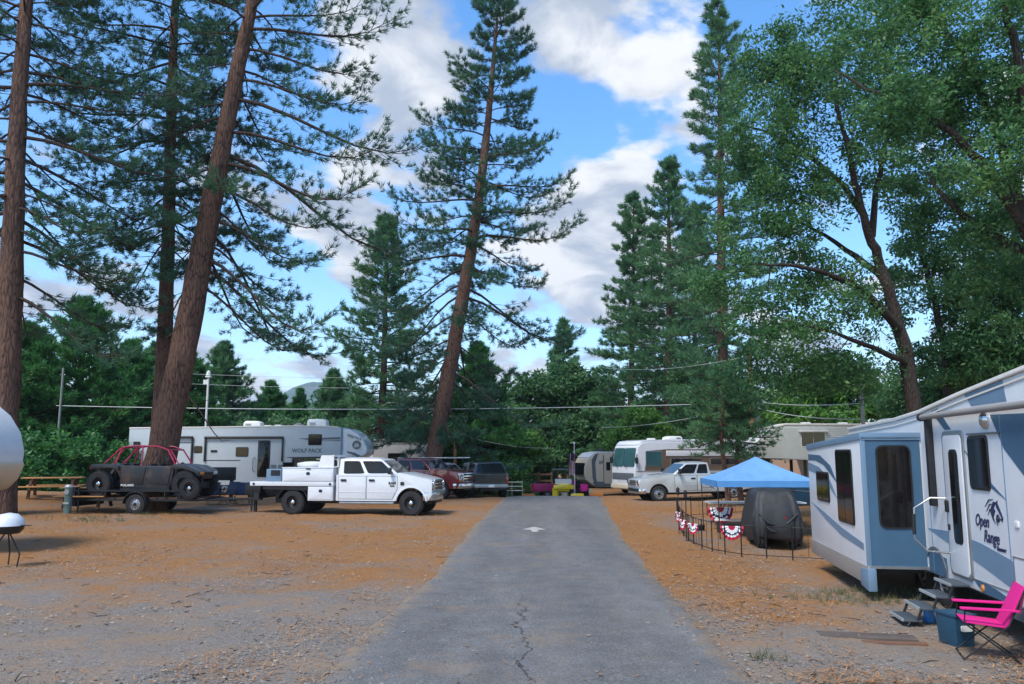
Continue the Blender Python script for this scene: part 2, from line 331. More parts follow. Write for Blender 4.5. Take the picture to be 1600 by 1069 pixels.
# ================================================================== ground and road
ROAD_L = [(2, -2.1), (8.06, -1.85), (9.39, -1.74), (11.38, -1.59), (15.23, -1.33), (23.18, -1.12), (30.6, -.82), (39.6, -.35), (48, .2), (60, 1.2), (75, 2.6)]
ROAD_R = [(2, 2.0), (8.06, 2.25), (9.25, 2.28), (11.84, 2.4), (15.64, 2.56), (23.18, 3.0), (30.6, 3.6), (39.6, 4.3), (48, 5.0), (60, 6.0), (75, 7.4)]
def edge(tab, y): return np.interp(y, [a for a, b in tab], [b for a, b in tab])
def wob(y, s): return .04 * np.sin(y * .9 + s) + .022 * np.sin(y * 3.7 + 2 * s) + .016 * np.sin(y * 9.1 + s) + .012 * np.sin(y * 21. + s)
def ground_mat():
    m, nt, N, L = _nodes('ground_soil')
    tc = N.new('ShaderNodeTexCoord'); P = tc.outputs['Object']
    def mth(op, a, b, clamp=False):
        n = N.new('ShaderNodeMath'); n.operation = op; n.use_clamp = clamp
        for i, x in enumerate((a, b)):
            if isinstance(x, (int, float)): n.inputs[i].default_value = x
            else: L.new(x, n.inputs[i])
        return n.outputs[0]
    def mr(x, a, b, c=0., d=1., sm=True):
        n = N.new('ShaderNodeMapRange'); n.interpolation_type = 'SMOOTHSTEP' if sm else 'LINEAR'
        L.new(x, n.inputs[0]); n.inputs[1].default_value = a; n.inputs[2].default_value = b; n.inputs[3].default_value = c; n.inputs[4].default_value = d; return n.outputs[0]
    def mix(f, a, b):
        n = N.new('ShaderNodeMix'); n.data_type = 'RGBA'
        if isinstance(f, (int, float)): n.inputs['Factor'].default_value = f
        else: L.new(f, n.inputs['Factor'])
        for s, x in (('A', a), ('B', b)):
            if isinstance(x, tuple): n.inputs[s].default_value = (*x, 1)
            else: L.new(x, n.inputs[s])
        return n.outputs['Result']
    sep = N.new('ShaderNodeSeparateXYZ'); L.new(P, sep.inputs[0])
    big = _noise(N, L, P, .28, 6, .62, .6); mid = _noise(N, L, P, 1.3, 6, .65, .4); fine = _noise(N, L, P, 16, 5, .7); vfine = _noise(N, L, P, 60, 3, .7)
    # pine straw lies thick under the trees beyond about fifteen metres, gravel shows where cars turn
    straw = mr(sep.outputs['Y'], 9.5, 17, -.42, .26)
    verge = mth('MULTIPLY', mr(sep.outputs['X'], 1.9, 2.7), mr(sep.outputs['X'], 5.4, 3.4)); straw = mth('ADD', straw, mth('MULTIPLY', verge, mr(sep.outputs['Y'], 8, 11, 0., .38)))
    straw = mth('ADD', straw, mth('MULTIPLY', mth('SUBTRACT', big, .5), 1.5))
    straw = mth('ADD', straw, mth('MULTIPLY', mth('SUBTRACT', mid, .5), .9))
    straw = mth('ADD', straw, mth('MULTIPLY', mth('SUBTRACT', fine, .5), 1.1))
    sm = mr(straw, -.30, .46)
    gr = _ramp(N, [(.25, (.085, .074, .064)), (.5, (.185, .162, .142)), (.75, (.36, .325, .29))]); L.new(mth('ADD', mth('MULTIPLY', vfine, .6), mth('MULTIPLY', fine, .4)), gr.inputs[0])
    dust = mix(mr(mid, .4, .7, 0., .6), gr.outputs[0], (.27, .185, .115))
    st = _ramp(N, [(.25, (.115, .052, .021)), (.5, (.275, .130, .047)), (.8, (.44, .245, .105))]); L.new(mth('ADD', mth('MULTIPLY', vfine, .5), mth('MULTIPLY', fine, .5)), st.inputs[0])
    col = mix(sm, dust, st.outputs[0])
    b = N.new('ShaderNodeBsdfPrincipled'); L.new(col, b.inputs['Base Color']); b.inputs['Roughness'].default_value = .95; b.inputs['Specular IOR Level'].default_value = .12
    bp = N.new('ShaderNodeBump'); bp.inputs['Strength'].default_value = .8; bp.inputs['Distance'].default_value = .03; L.new(mth('ADD', fine, mth('MULTIPLY', vfine, .5)), bp.inputs['Height']); L.new(bp.outputs[0], b.inputs['Normal'])
    o = N.new('ShaderNodeOutputMaterial'); L.new(b.outputs[0], o.inputs[0]); MATS['ground_soil'] = m
    # asphalt
    m, nt, N, L = _nodes('asphalt'); tc = N.new('ShaderNodeTexCoord'); P = tc.outputs['Object']
    sep = N.new('ShaderNodeSeparateXYZ'); L.new(P, sep.inputs[0])
    sp = mth('ADD', mth('MULTIPLY', _noise(N, L, P, 110, 2, .8), .6), mth('MULTIPLY', _noise(N, L, P, 38, 3, .8), .4)); md = _noise(N, L, P, 2.2, 6, .7); mp = N.new('ShaderNodeMapping'); L.new(P, mp.inputs[0]); mp.inputs['Scale'].default_value = (1, .12, 1)
    streak = _noise(N, L, mp.outputs[0], 1.1, 5, .6)
    v = mth('ADD', mth('MULTIPLY', sp, .95), mth('ADD', mth('MULTIPLY', md, .16), mth('MULTIPLY', streak, .18)))
    rp = _ramp(N, [(.47, (.042, .042, .042)), (.65, (.118, .117, .115)), (.80, (.30, .295, .285))]); L.new(v, rp.inputs[0])
    # cracks: one long wandering crack down the lane and a faint net round it
    w1 = _noise(N, L, P, .9, 6, .75)
    line = mth('ABSOLUTE', mth('SUBTRACT', mth('ADD', sep.outputs['X'], mth('MULTIPLY', mth('SUBTRACT', w1, .5), 1.3)), .16), 0)
    c1 = mth('MULTIPLY', mr(line, .030, .006), mr(sep.outputs['Y'], 13.5, 11.5))
    vo = N.new('ShaderNodeTexVoronoi'); vo.feature = 'DISTANCE_TO_EDGE'; vo.inputs['Scale'].default_value = 1.1
    dv = N.new('ShaderNodeVectorMath'); dv.operation = 'ADD'; L.new(P, dv.inputs[0]); nz = N.new('ShaderNodeTexNoise'); L.new(P, nz.inputs['Vector']); nz.inputs['Scale'].default_value = 3; nz.inputs['Detail'].default_value = 5
    L.new(nz.outputs['Color'], dv.inputs[1]); L.new(dv.outputs[0], vo.inputs['Vector'])
    c2 = mth('MULTIPLY', mr(vo.outputs['Distance'], .018, .004), mr(_noise(N, L, P, .35, 3), .52, .66, 0., .5))
    crack = mth('MAXIMUM', c1, c2, True)
    col = mix(crack, rp.outputs[0], (.03, .03, .03))
    dustf = mr(mth('ADD', mth('MULTIPLY', _noise(N, L, P, .8, 6, .7), 1.0), mth('MULTIPLY', sp, .25)), .62, .85, 0., .55)
    va = N.new('ShaderNodeAttribute'); va.attribute_name = 'verge'
    ed = mr(mth('ADD', va.outputs['Fac'], mth('MULTIPLY', mth('SUBTRACT', _noise(N, L, P, 2.6, 6, .75), .5), .55)), .80, 1.04, 0., .9)
    col = mix(mth('MAXIMUM', dustf, ed), col, (.23, .165, .105))
    b = N.new('ShaderNodeBsdfPrincipled'); L.new(col, b.inputs['Base Color']); b.inputs['Roughness'].default_value = .82; b.inputs['Specular IOR Level'].default_value = .3
    bp = N.new('ShaderNodeBump'); bp.inputs['Strength'].default_value = .6; bp.inputs['Distance'].default_value = .012; L.new(mth('SUBTRACT', sp, crack), bp.inputs['Height']); L.new(bp.outputs[0], b.inputs['Normal'])
    o = N.new('ShaderNodeOutputMaterial'); L.new(b.outputs[0], o.inputs[0]); MATS['asphalt'] = m
ground_mat()
def grid_axis(lim_lo, lim_hi, fine_lo, fine_hi, step):
    a = list(np.arange(fine_lo, fine_hi + 1e-6, step)); s = step; x = fine_hi
    while x < lim_hi: s *= 1.35; x += s; a.append(x)
    s = step; x = fine_lo; b = []
    while x > lim_lo: s *= 1.35; x -= s; b.append(x)
    return np.array(b[::-1] + a)
def build_ground():
    xs = grid_axis(-4000, 4000, -30, 22, .4); ys = grid_axis(-60, 6000, 0, 66, .4)
    X, Y = np.meshgrid(xs, ys); Z = hgt(X, Y)
    on = sst(-.5, .3, X - edge(ROAD_L, Y)) * sst(-.5, .3, edge(ROAD_R, Y) - X)
    bump = .03 * (np.sin(X * 1.1 + .7 * Y) * np.sin(Y * 1.3 - .4 * X) + .6 * np.sin(X * 2.9 + 1) * np.sin(Y * 2.3) + .4 * np.sin(5.1 * X + 3.3 * Y))
    near = (np.abs(X) < 40) & (Y < 70)
    Z = Z + np.where(near, bump * (1 - on), 0) - .02 * on
    n0, n1 = X.shape; V = np.stack([X, Y, Z], -1).reshape(-1, 3)
    i = np.arange((n0 - 1) * n1).reshape(n0 - 1, n1)[:, :-1].ravel()
    F = np.stack([i, i + 1, i + n1 + 1, i + n1], 1)
    tag(fast_mesh('ground', V, F, 'ground_soil', smooth=True), kind='structure')
    ys = np.arange(2, 75, .12); nx = 28
    l = edge(ROAD_L, ys) + wob(ys, 1.0) - .17; r = edge(ROAD_R, ys) + wob(ys, 4.0) + .17
    t = np.linspace(0, 1, nx); X = l[:, None] * (1 - t) + r[:, None] * t; Y = np.repeat(ys[:, None], nx, 1)
    Z = hgt(X, Y) + .012 + .035 * (1 - (2 * t[None] - 1) ** 2) - .05 * (np.abs(2 * t[None] - 1) > .99)
    V = np.stack([X, Y, Z], -1).reshape(-1, 3); i = np.arange((len(ys) - 1) * nx).reshape(-1, nx)[:, :-1].ravel()
    rd = tag(fast_mesh('road', V, np.stack([i, i + 1, i + nx + 1, i + nx], 1), 'asphalt', smooth=True), kind='structure')
    at_ = rd.data.attributes.new('verge', 'FLOAT', 'POINT'); at_.data.foreach_set('value', np.repeat(np.abs(2 * t - 1)[None], len(ys), 0).ravel().astype(np.float32))
def road_z(x, y):
    l, r = edge(ROAD_L, y), edge(ROAD_R, y); t = (x - l) / (r - l)
    return hgt(x, y) + .012 + .035 * (1 - (2 * t - 1) ** 2)
build_ground()
def build_arrow():
    c = gp(835, 830); pts = [(-.62, -.10), (-.12, -.30), (-.12, -.62), (.12, -.62), (.12, -.30), (.62, -.10), (.12, .12), (.0, .55), (-.12, .12)]
    pts = [(-.34, .0), (-.10, -.10), (-.09, -.6), (.09, -.6), (.10, -.10), (.34, .0), (0.04, .62), (-.04, .62)]
    vs = [(c.x + x, c.y + y * 1.2, float(road_z(c.x + x, c.y + y * 1.2)) + .006) for x, y in pts]
    tag(MB().add(vs, [tuple(range(len(vs)))]).build('painted_arrow', 'road_paint'), 'worn white arrow painted on the asphalt road', 'road marking')
build_arrow()
def build_hills():
    rng = np.random.default_rng(4)
    for (x0, x1, y, z0, nm, lb) in ((-2600, -100, 2600, 285, 'far_hill', 'blue forested hill far beyond the trees at left'),):
        xs = np.linspace(x0, x1, 160); nz = 12; prof = z0 * (0.75 + .25 * np.sin(xs / 420. + 1.3)) + 26 * np.sin(xs / 130.) + 9 * np.sin(xs / 37.) + rng.normal(0, 3.5, len(xs))
        prof *= np.clip((x1 - xs) / 500, 0, 1) ** .6
        V = []; 
        for k in range(nz):
            t = k / (nz - 1)
            V.append(np.stack([xs, np.full_like(xs, y - 900 * (1 - t)) + rng.normal(0, 8, len(xs)), -3 + prof * t ** .8 + rng.normal(0, 4, len(xs)) * (0 < k < nz - 1)], 1))
        V = np.concatenate(V); n1 = len(xs); i = np.arange((nz - 1) * n1).reshape(nz - 1, n1)[:, :-1].ravel()
        tag(fast_mesh(nm, V, np.stack([i, i + 1, i + n1 + 1, i + n1], 1), 'hill_forest', smooth=True), kind='structure')
build_hills()
def build_haze():
    m, nt, N, L = _nodes('haze_air'); v = N.new('ShaderNodeVolumePrincipled'); v.inputs['Color'].default_value = (.80, .88, 1.0, 1); v.inputs['Density'].default_value = .00017; v.inputs['Anisotropy'].default_value = .2
    o = N.new('ShaderNodeOutputMaterial'); L.new(v.outputs[0], o.inputs['Volume']); MATS['haze_air'] = m
    tag(MB().box(-4600, 4600, -120, 6600, -6, 440).build('haze', 'haze_air'), kind='stuff')
build_haze()

# ================================================================== trees
def tubes_np(paths, radii, n):
    """paths: list of (k,3) arrays -> V, F for n-sided tubes"""
    Vs = []; Fs = []; o = 0; ang = np.arange(n) * 2 * np.pi / n
    for p, r in zip(paths, radii):
        p = np.asarray(p, float); k = len(p); d = np.gradient(p, axis=0); d /= np.linalg.norm(d, axis=1, keepdims=True) + 1e-9
        ref = np.array([0, 0, 1.]) if abs(d[:, 2].mean()) < .8 else np.array([1., 0, 0])
        u = np.cross(d, ref); u /= np.linalg.norm(u, axis=1, keepdims=True) + 1e-9; w = np.cross(d, u)
        ring = p[:, None] + (u[:, None] * np.cos(ang)[None, :, None] + w[:, None] * np.sin(ang)[None, :, None]) * np.asarray(r)[:, None, None]
        Vs.append(ring.reshape(-1, 3)); i = np.arange((k - 1) * n).reshape(k - 1, n); j = np.roll(np.arange(n), -1)
        a = i; b = i[:, :1] + j[None]; F = np.stack([a, b, b + n, a + n], -1).reshape(-1, 4) + o
        Fs.append(F); o += k * n
    return np.concatenate(Vs), np.concatenate(Fs)
def unit(v): return v / (np.linalg.norm(v, axis=-1, keepdims=True) + 1e-9)
def needles(rng, C, D, n, ln, w, spread):
    M = len(C); d = unit(D[:, None] + spread * unit(rng.normal(size=(M, n, 3)))); L_ = ln * rng.uniform(.65, 1.15, (M, n, 1))
    c = C[:, None] + d * 0.02 + rng.normal(size=(M, n, 3)) * ln * .12
    pr = unit(np.cross(d, rng.normal(size=(M, n, 3)))) * w * .5
    V = np.stack([c - pr, c + pr, c + d * L_ + pr * .3], 2).reshape(-1, 3)
    return V, np.arange(len(V)).reshape(-1, 3)
def trunk_path(base, top, k, wig, rng, bow=0):
    t = np.linspace(0, 1, k); p = np.array(base)[None] * (1 - t[:, None]) + np.array(top)[None] * t[:, None]
    s = rng.uniform(0, 6, 4)
    p[:, 0] += wig * np.sin(t * 5 + s[0]) * t * (1 - t) * 3 + bow * np.sin(np.pi * t); p[:, 1] += wig * np.sin(t * 6 + s[1]) * t * (1 - t) * 3
    return p
def pine(name, label, base, top, r0, lo=.3, Lmax=4.5, nbr=70, twigs=9, tufts=3, nn=14, nl=.26, nw=.03, droop=.35, seed=1, needle='needles_dark', bark='bark_pine', pitch=(-15, 38), shape='pine', spread=.75, group='trees', wig=.15, bow=0, side=None, spike=1.0, cat='tree', deadlow=0, kt=16, vary=(.62, 1.12), thin=0):
    rng = np.random.default_rng(seed); base = np.array(base, float); top = np.array(top, float)
    P = trunk_path(base, top, kt, wig, rng, bow); t = np.linspace(0, 1, kt); hgt_ = np.linalg.norm(top - base)
    rad = r0 * (1 - t) ** .75 + .012; rad[0] *= 1.22; P[0, 2] -= .25
    root = thing(name, label, cat, tuple(base), group=group); B = base
    tf = np.linspace(0, 1, 70); Pf = np.stack([np.interp(tf, t, P[:, a]) for a in range(3)], 1); Pf[1:-1] = (Pf[:-2] + Pf[1:-1] * 2 + Pf[2:]) / 4
    V, F = tubes_np([Pf - B], [np.interp(tf, t, rad)], 22); ax = np.repeat(Pf - B, 22, 0); ph = np.tile(np.arange(22), 70); zz = np.repeat(tf * hgt_, 22)
    V = ax + (V - ax) * (1 + .055 * np.sin(ph * 2.2 + .8 * np.sin(zz * 1.3)) + .04 * np.sin(ph * .9 + zz * 2.1) + rng.normal(0, .022, len(V)))[:, None]; fast_mesh('trunk', V, F, bark, root, True)
    TP = []; TR = []; C = []; D = []
    for i in range(nbr + deadlow):
        dead = i >= nbr
        sp = (i + rng.uniform(0, 1)) / nbr if not dead else 0.0
        s = lo + (1 - lo) * sp ** .92 * .985 if not dead else rng.uniform(lo * .45, lo)
        q = np.array([np.interp(s, t, P[:, a]) for a in range(3)]); rq = np.interp(s, t, rad)
        az = i * 2.39996 + rng.uniform(-.5, .5)
        if shape == 'cone': Ls = Lmax * (1 - sp) ** .85 + .18
        else: Ls = Lmax * min(1, .62 + 1.6 * sp) * (1 - sp) ** .62 + .25
        L_ = Ls * rng.uniform(*vary) * (1 if not dead else .45)
        out = np.array([math.cos(az), math.sin(az), 0])
        if thin and out[1] < -.55 and rng.uniform() < thin: continue
        if side is not None: L_ *= 1 + side * out[0]
        pi_ = R(pitch[0] + (pitch[1] - pitch[0]) * sp + rng.uniform(-9, 9)); k = 7; tt = np.linspace(0, 1, k)
        dr = droop * (1 - .75 * sp)
        pts = q + out * (tt[:, None] * L_ * math.cos(pi_)) ; pts = pts + np.array([0, 0, 1]) * (L_ * (math.sin(pi_) * tt - dr * tt ** 1.8 + dr * .75 * tt ** 4))[:, None]
        lat = np.cross(out, [0, 0, 1]); pts = pts + lat * (L_ * .10 * np.sin(tt * 3 + az * 7) * tt)[:, None]
        TP.append(pts - B); TR.append(np.maximum(.007, min(rq * .45, .010 * L_ + .010) * (1 - tt) ** .8 + .006))
        if dead: continue
        nt_ = max(3, int(twigs * (L_ / Lmax) ** .6 + .5)); 
        for j in range(nt_):
            u = .22 + .78 * (j + rng.uniform(0, 1)) / nt_; u = min(u, .99)
            c = np.array([np.interp(u, tt, pts[:, a]) for a in range(3)]); a = min(int(u * (k - 1)), k - 2); tg = unit(pts[a + 1] - pts[a])
            sd = 1 if j % 2 else -1
            dv = unit(tg * rng.uniform(.5, 1) + lat * sd * rng.uniform(.4, 1.1) + np.array([0, 0, rng.uniform(-.25, .45)]))
            lt = L_ * rng.uniform(.16, .34) * (1.15 - .6 * u) + .12
            e = np.array([0, .35, .7, 1.0])[:, None]; tw = c + dv * lt * e + np.array([0, 0, 1]) * (lt * .28 * e ** 2 - dr * .2 * lt * e)
            TP.append(tw - B); TR.append(np.array([.012, .010, .008, .005]) * min(1.3, .7 + .15 * L_))
            for m in range(tufts):
                f = 1 - .62 * m / max(1, tufts - 1) if tufts > 1 else 1; cc = np.array([np.interp(f, e[:, 0], tw[:, a_]) for a_ in range(3)])
                if m: cc = cc + rng.normal(size=3) * .07
                C.append(cc - B); D.append(unit(dv + np.array([0, 0, .45]) + rng.normal(size=3) * .3))
        C.append(pts[-1] - B); D.append(unit(pts[-1] - pts[-2] + np.array([0, 0, .3])))
    for m in range(4): C.append(top - B - np.array([0, 0, .15 * m])); D.append(np.array([0, 0, 1.]))
    V, F = tubes_np(TP, TR, 4); tag(fast_mesh('branches', V, F, 'bark_branch', root, True), kind='stuff')
    V, F = needles(rng, np.array(C), np.array(D), nn, nl, nw, spread); fast_mesh('crown', V, F, needle, root)
    return root
def cedar(name, label, base, h, rad, seed, group, needle='needles_cedar', n=5200, lean=0):
    rng = np.random.default_rng(seed)
    return pine(name, label, base, (base[0] + rng.normal(0, .15), base[1], base[2] + h), .022 * h, lo=.02, Lmax=rad * 1.25, nbr=150 if n > 3000 else 90, twigs=11, tufts=4, nn=13, nl=.42, nw=.075, droop=.22, seed=seed, needle=needle, bark='bark_grey', pitch=(-8, 52), shape='cone', spread=.65, group=group, vary=(.5, 1.15), wig=.05)
def leaves(rng, C, RAD, per, size, flat=.6):
    M = len(C); n = M * per
    c = np.repeat(C, per, 0) + unit(rng.normal(size=(n, 3))) * (np.repeat(RAD, per)[:, None] * rng.uniform(0, 1, (n, 1)) ** .45) * np.array([1, 1, .72])
    nrm = unit(rng.normal(size=(n, 3)) * flat + np.array([0, 0, .55])); a = unit(np.cross(nrm, rng.normal(size=(n, 3)))); b = np.cross(nrm, a)
    s = size * rng.uniform(.6, 1.25, (n, 1)); V = np.stack([c - a * s, c - b * s * .42 + nrm * s * .1, c + a * s, c + b * s * .42 + nrm * s * .1], 1).reshape(-1, 3)
    return V, np.arange(len(V)).reshape(-1, 4)
def broadleaf(name, label, limbs, blobs, ncl, per, size, crad, seed, group, leaf='leaf_oak', bark='bark_grey', cat='tree', r_tip=.012, hole=.0, origin=None):
    """limbs: list of (points, r0, r1); blobs: (centre, radii, weight). Twigs grow from the limbs to every leaf clump."""
    rng = np.random.default_rng(seed); org = np.array(origin if origin is not None else limbs[0][0][0], float)
    root = thing(name, label, cat, tuple(org), group=group)
    NP = []; NR = []; paths = []; rads = []
    for pts, r0, r1 in limbs:
        pts = np.array(pts, float); k = max(6, int(np.linalg.norm(np.diff(pts, axis=0), axis=1).sum() / .45)); s = np.linspace(0, 1, len(pts)); t = np.linspace(0, 1, k)
        p = np.stack([np.interp(t, s, pts[:, a]) for a in range(3)], 1)
        for _ in range(2): p[1:-1] = (p[:-2] + 2 * p[1:-1] + p[2:]) / 4
        p[1:-1] += rng.normal(size=(k - 2, 3)) * .035; r = r0 * (1 - t) + r1 * t
        paths.append(p - org); rads.append(r); NP.append(p); NR.append(r)
    V, F = tubes_np(paths, rads, 10); fast_mesh('trunk', V, F, bark, root, True)
    NP = np.concatenate(NP); NR = np.concatenate(NR)
    w = np.array([b[2] for b in blobs], float); w /= w.sum(); ks = rng.choice(len(blobs), ncl, p=w)
    d = unit(rng.normal(size=(ncl, 3))) * rng.uniform(0, 1, (ncl, 1)) ** .40
    C = np.array([blobs[k][0] for k in ks]) + d * np.array([blobs[k][1] for k in ks])
    if hole:
        g = np.sin(C[:, 0] * 1.7 + seed) * np.sin(C[:, 1] * 1.3 + 2) + np.sin(C[:, 2] * 1.9 + C[:, 0]) * .8
        C = C[g > -1.2 + hole]
    C = C[C[:, 2] > np.array([H(c[0], c[1]) for c in C]) + .15]
    order = np.argsort(((C[:, None] - NP[None, ::3]) ** 2).sum(-1).min(1)); TP = []; TR = []
    nodes = list(NP[::2]); nr = list(NR[::2])
    A = np.array(nodes)
    for i in order:
        c = C[i]; dd = ((A - c) ** 2).sum(1); j = int(dd.argmin()); p = A[j]; ln = math.sqrt(dd[j])
        if ln < .05: continue
        mid = (p + c) / 2 + rng.normal(size=3) * ln * .10 + np.array([0, 0, -.06 * ln]); r = min(nr[j] * .75, r_tip + .012 * ln)
        q = np.stack([p, .75 * p + .25 * c + (mid - (p + c) / 2) * .7, mid, c]); TP.append(q - org); TR.append([r, r * .85, r * .7, max(.005, r * .45)])
        A = np.concatenate([A, [mid, c]]); nr += [r * .7, max(.006, r * .45)]
    V, F = tubes_np(TP, TR, 4); tag(fast_mesh('branches', V, F, bark, root, True), kind='stuff')
    V, F = leaves(rng, C - org, crad * rng.uniform(.6, 1.25, len(C)), per, size); fast_mesh('crown', V, F, leaf, root)
    return root
def gb(px, Y, zoff=0):     # base point on the ground below a pixel column at distance Y
    p = at(px, 720, Y); return (p.x, Y, H(p.x, Y) + zoff)
def tp(px, py, Y): return tuple(at(px, py, Y))
GP = 'tall pines of the campground'
# big pines, left
pine('ponderosa_pine', 'tall pine with reddish trunk at the far left edge', gb(6, 28), tp(84, -330, 28.5), .46, lo=.27, Lmax=7.0, nbr=130, twigs=23, tufts=4, nn=19, nl=.28, nw=.030, droop=.55, vary=(.45, 1.2), thin=.7, seed=3, group=GP, bow=-.35)
pine('ponderosa_pine', 'thick leaning pine rising behind the off-road buggy', gb(238, 31.5), tp(452, -260, 31), .58, lo=.31, Lmax=7.0, nbr=115, twigs=23, tufts=4, nn=19, nl=.28, nw=.030, droop=.85, vary=(.45, 1.2), thin=.8, seed=8, group=GP, pitch=(-22, 34), side=.34, deadlow=6)
pine('ponderosa_pine', 'straight slimmer pine just behind the thick leaning pine', gb(248, 34), tp(290, -280, 35), .36, lo=.34, Lmax=6.0, nbr=100, twigs=20, tufts=4, nn=19, nl=.28, nw=.030, droop=.70, seed=12, group=GP, side=-.15, deadlow=6)
pine('ponderosa_pine', 'lone leaning pine standing in the centre behind the parked pickups', gb(668, 47), tp(781, -12, 48), .52, lo=.12, Lmax=7.8, nbr=135, twigs=25, tufts=4, nn=18, nl=.33, nw=.036, droop=.80, vary=(.42, 1.18), thin=.5, seed=21, group=GP, pitch=(-24, 36), bow=.45, deadlow=3)
# conifers behind
GB = 'conifers beyond the campsites'
pine('fir_tree', 'bushy conifer left of the lone leaning pine', gb(592, 58), tp(606, 338, 58), .34, lo=.03, Lmax=5.2, nbr=150, twigs=14, tufts=4, nn=13, nl=.38, nw=.050, droop=.35, seed=31, needle='needles_mid', group=GB, pitch=(-12, 40), vary=(.5, 1.15))
pine('fir_tree', 'slim conifer with pointed tip at the left of the right-hand group', gb(984, 72), tp(990, 302, 72), .34, lo=.04, Lmax=4.6, nbr=150, twigs=13, tufts=4, nn=13, nl=.44, nw=.060, droop=.3, seed=37, needle='needles_mid', group=GB, vary=(.45, 1.2))
pine('fir_tree', 'broad conifer between the two pointed conifers right of the road', gb(1040, 66), tp(1046, 246, 66), .40, lo=.04, Lmax=5.4, nbr=165, twigs=14, tufts=4, nn=13, nl=.42, nw=.056, droop=.35, seed=41, needle='needles_mid', group=GB, vary=(.45, 1.2))
pine('fir_tree', 'tallest spire-like conifer right of the road', gb(1132, 54), tp(1121, -6, 54), .42, lo=.08, Lmax=5.2, nbr=175, twigs=14, tufts=4, nn=14, nl=.38, nw=.046, droop=.40, seed=45, needle='needles_mid', group=GB, vary=(.45, 1.2))
pine('fir_tree', 'shorter conifer filling the gap between the right-hand conifers', gb(1082, 78), tp(1084, 330, 78), .32, lo=.04, Lmax=5.2, nbr=140, twigs=12, tufts=4, nn=12, nl=.48, nw=.066, droop=.3, seed=46, needle='needles_mid', group=GB, vary=(.45, 1.2))
pine('fir_tree', 'small pointed conifer above the broadleaf trees at the road end', gb(882, 92), tp(880, 500, 92), .28, lo=.05, Lmax=5.0, nbr=110, twigs=10, tufts=3, nn=12, nl=.6, nw=.10, droop=.2, seed=49, needle='needles_mid', group=GB, shape='cone')
cedar('cedar_tree', 'dense dark cedar hedge tree at the far left edge', gb(28, 46), 9.6, 4.4, 51, GB)
cedar('cedar_tree', 'dense green cedar left of the leaning pine', gb(118, 50), 12.2, 5.2, 52, GB)
cedar('cedar_tree', 'rounded green cedar against the leaning pine trunk', gb(192, 56), 10.6, 4.8, 53, GB)
cedar('cedar_tree', 'narrow dark cedar just right of the leaning pine trunk', gb(288, 64), 11.4, 3.8, 54, GB)
cedar('cedar_tree', 'pointed cedar behind the white lamp post', gb(340, 72), 13.0, 4.2, 55, GB, needle='needles_mid')
cedar('cedar_tree', 'small dark cedar peeking over the camper at left of the lamp post', gb(235, 70), 12.6, 3.4, 56, GB, needle='needles_mid')
cedar('cedar_tree', 'short conifer above the long grey camper roof', gb(418, 84), 10.4, 3.6, 57, GB)
cedar('cedar_tree', 'thin pointed conifer above the camper roof', gb(466, 88), 10.0, 1.9, 58, GB, n=2600)
cedar('cedar_tree', 'conical green cedar right of the lone leaning pine', gb(748, 62), 11.6, 4.2, 59, GB)
cedar('cedar_tree', 'small conifer left of the bushy conifer above the camper nose', gb(520, 78), 11.0, 3.0, 60, GB, needle='needles_mid')
# young pines in front of the motorhome
pine('young_pine', 'young pine with bare slim stem beside the silver pickup', gp(1137, 793)[:], tp(1128, 585, 32.6), .11, lo=.44, Lmax=1.7, nbr=44, twigs=9, tufts=3, nn=16, nl=.20, nw=.024, droop=.25, seed=61, needle='needles_mid', group='young pines by the blue canopy', pitch=(-12, 45))
pine('young_pine', 'young pine behind the blue canopy peak', gp(1158, 789)[:], tp(1150, 600, 33.5), .11, lo=.44, Lmax=1.7, nbr=44, twigs=9, tufts=3, nn=16, nl=.20, nw=.024, droop=.25, seed=62, needle='needles_mid', group='young pines by the blue canopy', pitch=(-12, 45))
